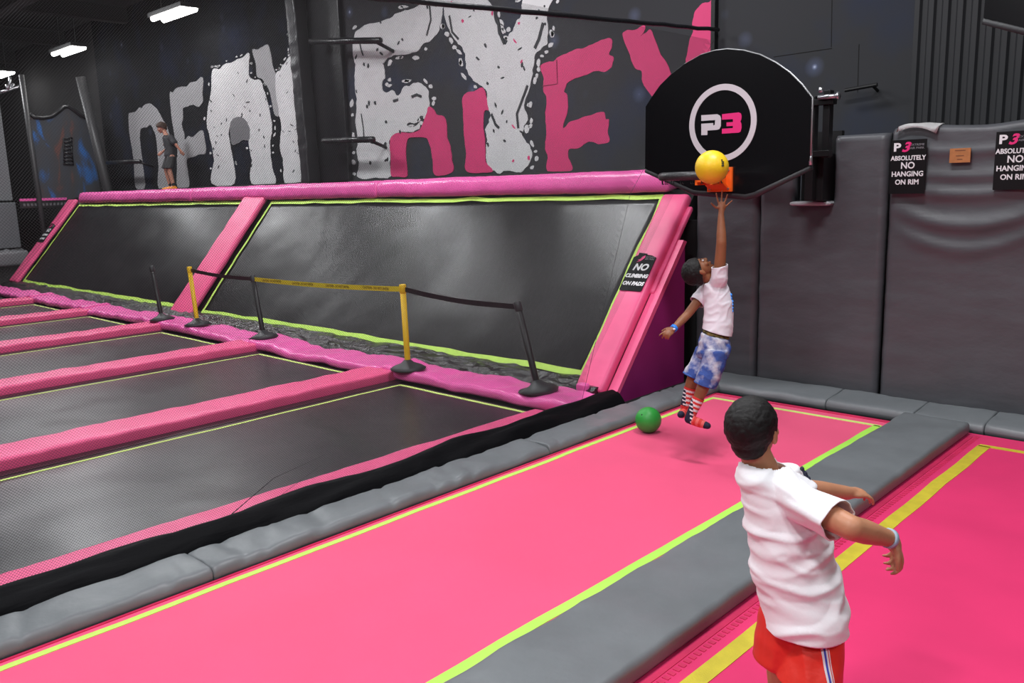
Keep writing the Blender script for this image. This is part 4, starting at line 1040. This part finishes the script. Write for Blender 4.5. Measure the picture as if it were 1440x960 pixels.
def hand_free(bm, wr, dirv, nrm, s, tips, thumb):
    """palm slab plus five fingers; tips = lengths and bends"""
    d = dirv.normalized(); n = (nrm-d*nrm.dot(d)).normalized(); w_ = d.cross(n)
    ell(bm, wr+d*.040*s, d*.046*s, w_*.035*s, n*.015*s); limb(bm, [wr, wr+d*.02*s], [.024*s, .022*s])
    for k, (ln_, curl) in enumerate(tips):
        o_ = wr+d*(.066-.004*abs(k-1.3))*s+w_*(.027-.018*k)*s
        d1 = (d*math.cos(curl*.6)-n*math.sin(curl*.6)+w_*(.18-.12*k)*.6).normalized(); d2 = (d*math.cos(curl*1.5)-n*math.sin(curl*1.5)+w_*(.18-.12*k)*.3).normalized(); d3 = (d*math.cos(curl*2.3)-n*math.sin(curl*2.3)).normalized()
        a = o_; b = a+d1*ln_*.45*s; c = b+d2*ln_*.32*s; e = c+d3*ln_*.23*s
        capsule(bm, wr+d*.03*s+w_*(.020-.0133*k)*s, a, .0085*s, .0088*s, 10); capsule(bm, a, b, .0088*s, .0082*s, 10); capsule(bm, b, c, .0082*s, .0074*s, 10); capsule(bm, c, e, .0074*s, .0062*s, 10)
    a = wr+d*.012*s+w_*.024*s*thumb; b = a+(d*.65+w_*.6*thumb-n*.35).normalized()*.034*s; c = b+(d*.85+w_*.25*thumb-n*.35).normalized()*.030*s
    capsule(bm, wr+d*.01*s, a, .014*s, .0125*s, 10); capsule(bm, a, b, .0125*s, .010*s, 10); capsule(bm, b, c, .010*s, .0075*s, 10)
# right hand: hanging down from the wrist, loosely closed
hand_free(bm, wrR+(P(1258, 764, 2.62)-wrR)*.6, (Rh*.42-ZU*.80+Wh*.25), (Rh*.75+ZU*.45-Wh*.15), 1.0, [(.062, .75), (.068, .85), (.063, .9), (.052, .95)], 1)
# left hand: reaching away, fingers relaxed and drooping
hand_free(bm, wrL, (Rh*.90-ZU*.12+Wh*.35), (ZU*.85-Wh*.15+Rh*.1), 1.0, [(.062, .50), (.068, .55), (.063, .62), (.052, .7)], -1)
skin('body', bm, .0045, M_skinA, t, 4)
face_parts(t, g, hR, hF, hU, .98, M_skinA, M_hairA)
hair(t, g, hR, hF, hU, 1.0, M_hairA, .0045, 1.0, 3, off=.004, amp=.0022, zc=.024)
# shirt
bm = bmesh.new()
def ringp(px, py, hw, d, hd, tilt=0):
    c = P(px, py, d); s_ = d/FOC; U = (Rh*math.cos(tilt)-ZU*math.sin(tilt))*hw*s_
    return (c, U, (Wh*math.cos(.0)+ZU*.0)*hd)
loft(bm, [ringp(1077, 646, 26, 2.80, .06, .25), ringp(1081, 657, 40, 2.80, .085, .32), ringp(1088, 676, 52, 2.79, .115, .34), ringp(1097, 705, 57, 2.79, .130, .26), ringp(1107, 745, 57, 2.79, .132, .15),
          ringp(1115, 785, 57.5, 2.79, .130, .10), ringp(1122, 820, 59.5, 2.79, .138, .06), ringp(1128, 850, 58, 2.79, .150, .03), ringp(1131, 878, 55, 2.79, .152, .0), ringp(1134, 900, 54, 2.79, .152, .0)], 40)
limb(bm, [shR+V((0, 0, -.005)), shR.lerp(elR, .45), shR.lerp(elR, .80)], [.061, .062, .066]); ell(bm, P(1112, 694, 2.84), Rh*.075, Wh*.07, ZU*.08); limb(bm, [shL, shL.lerp(elL, .5), shL.lerp(elL, .75)], [.062, .060, .060])
limb(bm, [P(1083, 672, 2.80), shR], [.065, .060]); limb(bm, [P(1083, 672, 2.80), shL], [.065, .058])
def folds(p, q):
    c = p-pel; a = c.dot(Rh); z = c.z
    w1 = 1-abs(noise.noise(V((a*3+z*5, z*11-a*6, 1.3)))*2.4)
    w2 = 1-abs(noise.noise(V((a*6-z*4, z*17+a*5, 5.1)))*2.2)
    return .013*max(0, w1-.3)*1.3+.007*max(0, w2-.35)+.005*noise.noise(p*7)-.005
cuffR = shR.lerp(elR, .74); cuffL = shL.lerp(elL, .66)
skin('shirt', bm, .006, M_tee, t, 3, cuts=[(neck+V((0, 0, -.002))+Rh*.006, (ZU+Fb*.15-Rh*.12), .080, .12), (cuffR, (elR-shR), .10, .12), (cuffL, (elL-shL), .085, .12), (P(1131, 876, 2.79), (-ZU*1.0-Rh*.02-Fb*.0), .5)], disp=folds, solid=.004)
# printed letters on the front of the shoulder
bm = bmesh.new()
for k in range(5):
    q0 = P(1127+k*4.5, 660+k*7, 2.83)
    for j in range(2):
        q = q0+Rh*(.004*j)+ZU*(.006*j); ell(bm, q+Wh*.0, Rh*.006, Wh*.010, (ZU*.8-Rh*.4)*.010, 1)
skin('chest_print', bm, .004, mat('navy_print', (.01, .012, .035), .6), t, 1)
# shorts
def stripemat(name, base, p0, F_, bands, side=None):
    m = bpy.data.materials.new(name); m.use_nodes = True; nt = m.node_tree; b = nt.nodes['Principled BSDF']; b.inputs['Roughness'].default_value = .5
    tc = nt.nodes.new('ShaderNodeTexCoord'); dt = nt.nodes.new('ShaderNodeVectorMath'); dt.operation = 'DOT_PRODUCT'; dt.inputs[1].default_value = F_
    nt.links.new(tc.outputs['Object'], dt.inputs[0])
    mr = nt.nodes.new('ShaderNodeMapRange'); c0 = p0.dot(F_); mr.inputs['From Min'].default_value = c0-.05; mr.inputs['From Max'].default_value = c0+.05
    nt.links.new(dt.outputs['Value'], mr.inputs['Value'])
    r = nt.nodes.new('ShaderNodeValToRGB'); r.color_ramp.interpolation = 'CONSTANT'; e = r.color_ramp.elements; e[0].position = 0; e[0].color = (*base, 1); e[1].position = .999; e[1].color = (*base, 1)
    for pos, col in bands: q = e.new(pos); q.color = (*col, 1)
    nt.links.new(mr.outputs[0], r.inputs[0])
    ds = nt.nodes.new('ShaderNodeVectorMath'); ds.operation = 'DOT_PRODUCT'; ds.inputs[1].default_value = side; nt.links.new(tc.outputs['Object'], ds.inputs[0])
    gt = nt.nodes.new('ShaderNodeMath'); gt.operation = 'GREATER_THAN'; gt.inputs[1].default_value = p0.dot(side); nt.links.new(ds.outputs['Value'], gt.inputs[0])
    mx = nt.nodes.new('ShaderNodeMix'); mx.data_type = 'RGBA'; mx.inputs[6].default_value = (*base, 1); nt.links.new(gt.outputs[0], mx.inputs[0]); nt.links.new(r.outputs[0], mx.inputs[7])
    nt.links.new(mx.outputs[2], b.inputs['Base Color'])
    n = nt.nodes.new('ShaderNodeTexNoise'); n.inputs['Scale'].default_value = 26; k = nt.nodes.new('ShaderNodeBump'); k.inputs['Strength'].default_value = .3; k.inputs['Distance'].default_value = .008
    nt.links.new(tc.outputs['Object'], n.inputs['Vector']); nt.links.new(n.outputs['Fac'], k.inputs['Height']); nt.links.new(k.outputs[0], b.inputs['Normal'])
    return m
wloc_t = V(t.location)
# side seam of the right leg: stripe runs along it
seam = P(1160, 912, 2.66)-wloc_t
fs = (Fb*.55+Rb*.0-Wh*.0).normalized(); fs = (Rh*1.0+ZU*.10).normalized()
wbl = (.75, .75, .78)
M_short = stripemat('red_shorts', (.72, .030, .018), seam, fs, [(.37, wbl), (.44, (.05, .07, .45)), (.51, wbl), (.57, (.72, .03, .018)), (.60, wbl), (.63, (.72, .03, .018))], -Wh)
bm = bmesh.new(); dn = V((0, 0, -1))
loft(bm, [(pel+V((0, 0, .06)), Rh*.115, Wh*.100), (pel, Rh*.122, Wh*.112), (pel+dn*.09, Rh*.134, Wh*.120), (pel+dn*.17, Rh*.136, Wh*.115)])
def legl(hp, kn, r0, r1, o_):
    loft(bm, [(hp+V((0, 0, .03)), Rh*r0, Wh*r0), (hp.lerp(kn, .35), Rh*r1, Wh*r1), (hp.lerp(kn, .62), Rh*(r1+.004), Wh*(r1+.004)), (hp.lerp(kn, .85), Rh*(r1+.006), Wh*(r1+.006))])
legl(hipR+Rh*.004, knR+Rh*.01, .078, .090, 0); legl(hipL, knL-Rh*.0, .076, .086, 0)
skin('shorts', bm, .006, M_short, t, 3, cuts=[(P(1152, 956, 2.74), (-ZU-Rh*.12), .3), (P(1098, 938, 2.88), (-ZU-Rh*.25), .115, .2)],
     disp=lambda p, q: .010*(1-abs(noise.noise(V((p.dot(Rh)*14, p.z*5, 2.2)))*2))+.004*noise.noise(p*18)-.004, solid=.004)
# wristband and cuff
bm = bmesh.new(); c = wrR.lerp(elR, .02); ax = (wrR-elR.lerp(wrR, .5)).normalized()
tube(bm, [c-ax*.008, c-ax*.007, c+ax*.007, c+ax*.008], [.0285, .031, .031, .0285], 20); obj('wristband', bm, mat('pale_blue_band', (.35, .48, .60), .4), t, True)['label'] = 'pale blue and grey wristband on the right wrist'

# ---------------- boy leaping for the ball
db = 6.1
pel = P(1003, 487, 6.1); wd_ = pel
t = thing('person', V((pel.x, pel.y, 0.02)), 'leaping boy in pale t-shirt and bleached denim shorts, one arm stretched up to the rim', 'person', 'children playing')
t.location.z = P(980, 602, 6.05).z; BL = V(t.location)
Fb = (Rh*.80+Wh*.60).normalized(); Rb = Fb.cross(ZU).normalized()
hc = P(981, 381, 6.12); hF = (ZU*.90+Rh*.36+Wh*.16).normalized(); hU = (-Rh*.92+ZU*.32).normalized()
bm = bmesh.new(); g, hR, hF, hU = head_prims(bm, hc, hF, hU, 1.0)
nk = P(1003, 396, 6.13)
limb(bm, [g(0, -.015, -.05), nk], [.042, .046])
shR = P(1011, 392, 6.04); shL = P(991, 411, 6.22); elR = P(1014.5, 341, 5.98); wrR = P(1014, 303, 5.98); elL = P(966, 443, 6.18); wrL = P(946, 463, 6.10)
ch = P(1010, 425, 6.12); wa = P(1009, 455, 6.11)
loft(bm, [(nk, Rb*.05, Fb*.045), (nk.lerp(ch, .4), Rb*.09, Fb*.06), (ch, Rb*.088, Fb*.062), (wa, Rb*.083, Fb*.06), (pel, Rb*.088, Fb*.065), (pel+V((0, 0, -.06)), Rb*.08, Fb*.06)])
limb(bm, [nk.lerp(ch, .35), shR, elR, elR.lerp(wrR, .35), wrR], [.05, .044, .036, .034, .022]); limb(bm, [nk.lerp(ch, .35), shL, elL, elL.lerp(wrL, .35), wrL], [.05, .040, .031, .031, .021])
# raised hand, five spread fingers
pc = P(1015, 291, 5.98)
ell(bm, pc, Rh*.030, ZU*.038, Wh*.014); capsule(bm, wrR, pc, .021, .020)
for base, mid, tip, r in (((1007, 292), (1003, 288.5), (1000, 285.5), .0088), ((1010.5, 286), (1008.5, 278), (1007, 271.5), .0078), ((1014.5, 284.5), (1015, 276), (1015.5, 268.5), .0080), ((1018.5, 286), (1021, 279.5), (1023, 273.5), .0076), ((1021, 290), (1025.5, 285.5), (1029.5, 282), .0070)):
    a, m_, b = P(*base, 5.98), P(*mid, 5.975), P(*tip, 5.96); capsule(bm, pc, a, .012, r, 10); finger(bm, a, m_, b, r)
# trailing hand
dh = (P(933, 473, 6.06)-wrL).normalized()
hand_free(bm, wrL, dh, (ZU*.7+Rh*.2-Wh*.5), .92, [(.060, .15), (.064, .75), (.058, .95), (.048, 1.0)], 1)
hipR = P(1006, 492, 6.07); hipL = P(996, 490, 6.16); knR = P(994, 533, 6.02); knL = P(977, 522, 6.16); anR = P(974, 578, 6.05); anL = P(964, 569, 6.20)
tR = P(995, 598.5, 5.98); tL = P(957, 583, 6.10)
for hp, kn, an, toe, he in ((hipR, knR, anR, tR, P(969, 589, 6.06)), (hipL, knL, anL, tL, P(963, 580, 6.22))):
    limb(bm, [hp, hp.lerp(kn, .5), kn, kn.lerp(an, .35), an], [.060, .056, .042, .044, .028])
    limb(bm, [he, he.lerp(toe, .55), toe], [.026, .027, .018]); limb(bm, [an, he], [.028, .026])
skin('body', bm, .0045, M_skinB, t, 4)
face_parts(t, g, hR, hF, hU, 1.0, M_skinB, M_hairA)
hair(t, g, hR, hF, hU, 1.0, M_hairA, .005, 1.0, 8, n=V((0, -.55, .83)), off=-.002, amp=.0025)
bm = bmesh.new()
def rp(px, py, hw, d, hd, tilt=0): return ringp(px, py, hw, d, hd, tilt)
loft(bm, [rp(1003, 389, 9, 6.12, .06, -.3), rp(1005, 398, 15, 6.12, .09, -.1), rp(1008, 410, 18.5, 6.12, .105, .1), rp(1010.5, 425, 19.5, 6.12, .108, .15), rp(1011, 440, 20.2, 6.12, .105, .18), rp(1010, 453, 20.5, 6.12, .108, .22), rp(1008.5, 466, 20.8, 6.12, .112, .26), rp(1007, 480, 21, 6.12, .112, .26)], 36)
limb(bm, [nk.lerp(ch, .4), shR, shR.lerp(elR, .36)], [.07, .056, .054]); limb(bm, [nk.lerp(ch, .4), shL, shL.lerp(elL, .50)], [.065, .056, .053])
def folds2(p, q):
    c = p-pel; a = c.dot(Rh); z = c.z
    w1 = 1-abs(noise.noise(V((a*7+z*8, z*12-a*13, 9.3)))*2.4); return .006*max(0, w1-.3)+.003*noise.noise(p*9)-.002
hem2 = P(1008, 467, 6.12)
skin('shirt', bm, .006, M_teeB, t, 3, cuts=[(nk+V((0, 0, .004))-Rh*.008, (ZU*.65+Rh*-.75), .058, .12), (shR.lerp(elR, .36), (elR-shR)-Rh*.07, .085, .15), (shL.lerp(elL, .44), (elL-shL), .075, .12), (hem2, (-ZU*.97-Rh*.27), .4)], disp=folds2, solid=.004)
bm = bmesh.new()
for k in range(6):
    q = P(1026.6+(k > 1)*1.8, 414+k*4.5, 6.10); ell(bm, q, Rh*.012, Wh*.05, ZU*.014, 2)
skin('shirt_print', bm, .005, mat('blue_print', (.03, .25, .80), .6), t, 1)
bm = bmesh.new(); loft(bm, [rp(1007, 468, 18.5, 6.12, .098, .26), rp(1006.5, 475.5, 19.2, 6.12, .102, .26)])
obj('camouflage_waistband', bm, mat('camouflage', (.012, .016, .010), .7, col2=(.30, .20, .04), vscale=28), t, True)
# denim
M_denim = mat('bleached_denim', (.045, .085, .30), .8, .3, 60, col2=(.62, .60, .66), vscale=9, spec=.2)
for n_ in M_denim.node_tree.nodes:
    if n_.type == 'VALTORGB': n_.color_ramp.elements[0].position = .46; n_.color_ramp.elements[1].position = .66
bm = bmesh.new()
loft(bm, [rp(1006, 473, 19.3, 6.12, .106, .26), rp(1004.5, 484, 21, 6.12, .112, .2), rp(1002, 496, 21.5, 6.12, .112, .15), rp(1000, 503, 19.5, 6.12, .10, .15)])
loft(bm, [rp(1007, 492, 15, 6.05, .085, .1), rp(1003, 512, 15.5, 6.04, .080, .1), rp(997, 528, 15, 6.03, .076, .25), rp(992, 540, 14.8, 6.03, .074, .3), rp(989, 550, 14.8, 6.03, .074, .3)])
loft(bm, [rp(994, 490, 14, 6.17, .08, .1), rp(985, 510, 12.5, 6.16, .072, .2), rp(977, 522, 12.0, 6.16, .068, .35), rp(972, 530, 11.5, 6.16, .066, .35), rp(968, 538, 11.5, 6.16, .066, .35)])
limb(bm, [P(1021, 489, 6.06), P(1018, 500, 6.05)], [.03, .03])
skin('denim_shorts', bm, .0055, M_denim, t, 3, cuts=[(P(992, 540.5, 6.03), (-ZU*.95-Rh*.34), .10, .12), (P(972.5, 527.5, 6.16), (-ZU*.9-Rh*.45), .080, .12), (P(1006, 472, 6.12), (ZU*.96+Rh*.26), .2)],
     disp=lambda p, q: .005*(1-abs(noise.noise(p*14)*2))+.002*noise.noise(p*40), solid=.004)
# hem rolls
for c_, hw, d_, hd, tl_ in (((991.5, 540.5), 15, 6.03, .075, .32), ((972.5, 528), 11.8, 6.16, .067, .40)):
    bm = bmesh.new(); c0, U0, V0 = rp(*c_, hw, d_, hd, tl_); pts = [c0+U0*math.cos(6.28318*k/28)+V0*math.sin(6.28318*k/28) for k in range(29)]
    tube(bm, pts, .007, 6, False); obj('rolled_hem', bm, mat('denim_hem', (.04, .11, .38), .8), t, True)
# socks
M_s = [mat('sock_red', (.62, .035, .03), .8), mat('sock_white', (.75, .72, .74), .8), mat('sock_navy', (.008, .010, .035), .8), mat('sock_coral', (.72, .12, .11), .8)]
for kn, an, toe, he, d_, top, lab in ((knR, anR, tR, P(969, 589, 6.06), 6.03, .50, 'striped sock with navy toe on the right foot'), (knL, anL, tL, P(963, 580, 6.22), 6.16, .40, 'striped sock with red sole on the left foot')):
    bm = bmesh.new(); ct = kn.lerp(an, top+.08)
    limb(bm, [kn.lerp(an, top), an], [.044, .034]); limb(bm, [an, he], [.034, .031]); limb(bm, [he, he.lerp(toe, .55), toe], [.031, .0315, .022])
    ax = (an-kn).normalized(); fw = (toe-he).normalized()
    def mf(p, an=an, ax=ax, fw=fw, he=he, toe=toe, ct=ct):
        p = p  # world metres at this stage
        u = (p-ct).dot(ax); f = (p-he).dot(fw)/((toe-he).length); side = (p-an).dot(Rh)
        if f > .86: return 2
        if u < .018: return 0
        if f > .22 and (p-he).dot(ax) > -.055: return 3 if int(f*7) % 2 else 0
        if (p-he).length < .036: return 2
        if side < -.004: return 1 if (u*38) % 1 > .62 and side > -.026 else 2
        return 1 if (u*30) % 1 > .5 else 0
    o = skin('sock', bm, .004, M_s[0], t, 2, cuts=[(ct, kn-an, .07)], mats=M_s, matfn=mf, solid=.002); o['label'] = lab
bm = bmesh.new(); c = wrL.lerp(elL, .08); ax = (wrL-elL).normalized()
tube(bm, [c-ax*.013, c-ax*.012, c+ax*.012, c+ax*.013], [.024, .028, .028, .024], 20); wb = obj('wristband', bm, mat('blue_band', (.02, .22, .80), .4), t, True); wb['label'] = 'bright blue wristband'
bm = bmesh.new(); ell(bm, c-Wh*.026+ax*.004, Rh*.010, ZU*.009, Wh*.005, 2); obj('white_tag', bm, M_white, wb, True)

# ---------------- boy on the ledge
q0 = at(239, 261, 1, 8.45); dk = (q0-CAM).dot(CW)
K = lambda x, y, dz=0: P(x, y, dk+dz)
base = V((q0.x, q0.y, 2.11))
t = thing('person', base, 'boy in dark t-shirt, black shorts and orange shoes standing on the ledge by the mural', 'person', 'children playing')
Fb = (-Rh*.9-Wh*.3).normalized(); Rb = Fb.cross(ZU).normalized()
hc = K(227, 179.5); bm = bmesh.new(); g, hR, hF, hU = head_prims(bm, hc, (-Rh*.85-ZU*.35-Wh*.35), (ZU*.93-Rh*.35), .98)
nk = K(234, 190.5); limb(bm, [g(0, -.02, -.05), nk], [.045, .05])
shN = K(240, 193.5, -.14); shF = K(235, 194, .14); elN = K(247, 203, -.2); wrN = K(254, 212, -.18); elF = K(236, 208, .2); wrF = K(228, 214, .15)
pel = K(240, 217); ch = K(238.5, 200)
loft(bm, [(nk, Rb*.07, Fb*.05), (nk.lerp(ch, .5), Rb*.14, Fb*.085), (ch, Rb*.135, Fb*.09), (pel, Rb*.12, Fb*.09), (pel+V((0, 0, -.08)), Rb*.12, Fb*.085)])
limb(bm, [shN, elN, wrN], [.044, .035, .024]); limb(bm, [shF, elF, wrF], [.044, .035, .024])
hand_free(bm, wrN, (wrN-elN), -Wh, .95, [(.06, .3), (.065, .35), (.06, .4), (.05, .45)], 1)
hand_free(bm, wrF, (wrF-elF), -Wh, .95, [(.06, .3), (.065, .35), (.06, .4), (.05, .45)], 1)
dz0 = 2.11
legs = []
for hp, kn, an in ((K(241, 220, -.08), K(238, 238, -.09), K(243.5, 254.5, -.08)), (K(239, 220, .08), K(233.5, 238, .09), K(239, 254.5, .10))):
    an.z = 2.11+.085; legs.append((hp, kn, an)); limb(bm, [hp, kn, kn.lerp(an, .35), an], [.078, .05, .05, .033]); limb(bm, [an, an+Fb*.10+V((0, 0, -.045))], [.034, .025])
skin('body', bm, .008, M_skinC, t, 3)
face_parts(t, g, hR, hF, hU, .98, M_skinC, M_hairC)
hair(t, g, hR, hF, hU, 1.03, M_hairC, .008, 1.06, 5, amp=.012)
bm = bmesh.new()
loft(bm, [(nk+V((0, 0, .0)), Rb*.08, Fb*.065), (nk.lerp(ch, .4), Rb*.165, Fb*.11), (ch, Rb*.165, Fb*.125), (K(240.5, 210), Rb*.16, Fb*.125), (pel, Rb*.165, Fb*.13), (pel+V((0, 0, -.09)), Rb*.165, Fb*.13)])
limb(bm, [shN, shN.lerp(elN, .75)], [.066, .062]); limb(bm, [shF, shF.lerp(elF, .75)], [.066, .062])
dark_tee = mat('charcoal_tee', (.022, .022, .026), .8, .3, 20)
skin('shirt', bm, .009, dark_tee, t, 3, cuts=[(pel+V((0, 0, -.05)), -ZU, .4), (nk+V((0, 0, .01)), ZU+Fb*.3, .09, .1)], disp=lambda p, q: .006*noise.noise(p*12), solid=.005)
bm = bmesh.new()
for a_, b_ in (((229.5, 192), M_white), ((229.8, 197), MATS['orange_metal']), ((230, 203), M_white)):
    ell(bm, K(*a_, -.05), Rh*.02, Wh*.05, ZU*.03, 1)
skin('shirt_print', bm, .008, mat('faded_print', (.35, .32, .30), .7), t, 1)
bm = bmesh.new(); loft(bm, [(pel+V((0, 0, .12)), Rb*.14, Fb*.11), (pel+V((0, 0, -.1)), Rb*.145, Fb*.12)])
for hp, kn, an in legs: loft(bm, [(hp, Rb*.09, Fb*.10), (hp.lerp(kn, .5), Rb*.088, Fb*.10), (kn+V((0, 0, .02)), Rb*.088, Fb*.098)])
skin('shorts', bm, .009, mat('black_shorts', (.014, .014, .016), .6, .3, 20), t, 3, disp=lambda p, q: .006*noise.noise(V((p.x*16, p.y*16, p.z*5))))
M_shoe = mat('orange_shoe', (.85, .28, .02), .5)
for hp, kn, an in legs:
    bm = bmesh.new(); b_ = V((an.x, an.y, 2.11))
    limb(bm, [b_+V((0, 0, .045))-Fb*.03, b_+Fb*.06+V((0, 0, .042)), b_+Fb*.15+V((0, 0, .032))], [.042, .040, .030]); limb(bm, [b_+V((0, 0, .05)), b_+V((0, 0, .09))], [.042, .04])
    so = skin('shoe', bm, .007, M_shoe, t, 2, cuts=[(b_+V((0, 0, .006)), -ZU, .3)])
    bm = bmesh.new(); limb(bm, [b_+V((0, 0, .10)), b_+V((0, 0, .13))], [.040, .038]); skin('ankle_sock', bm, .007, M_void, t, 1)
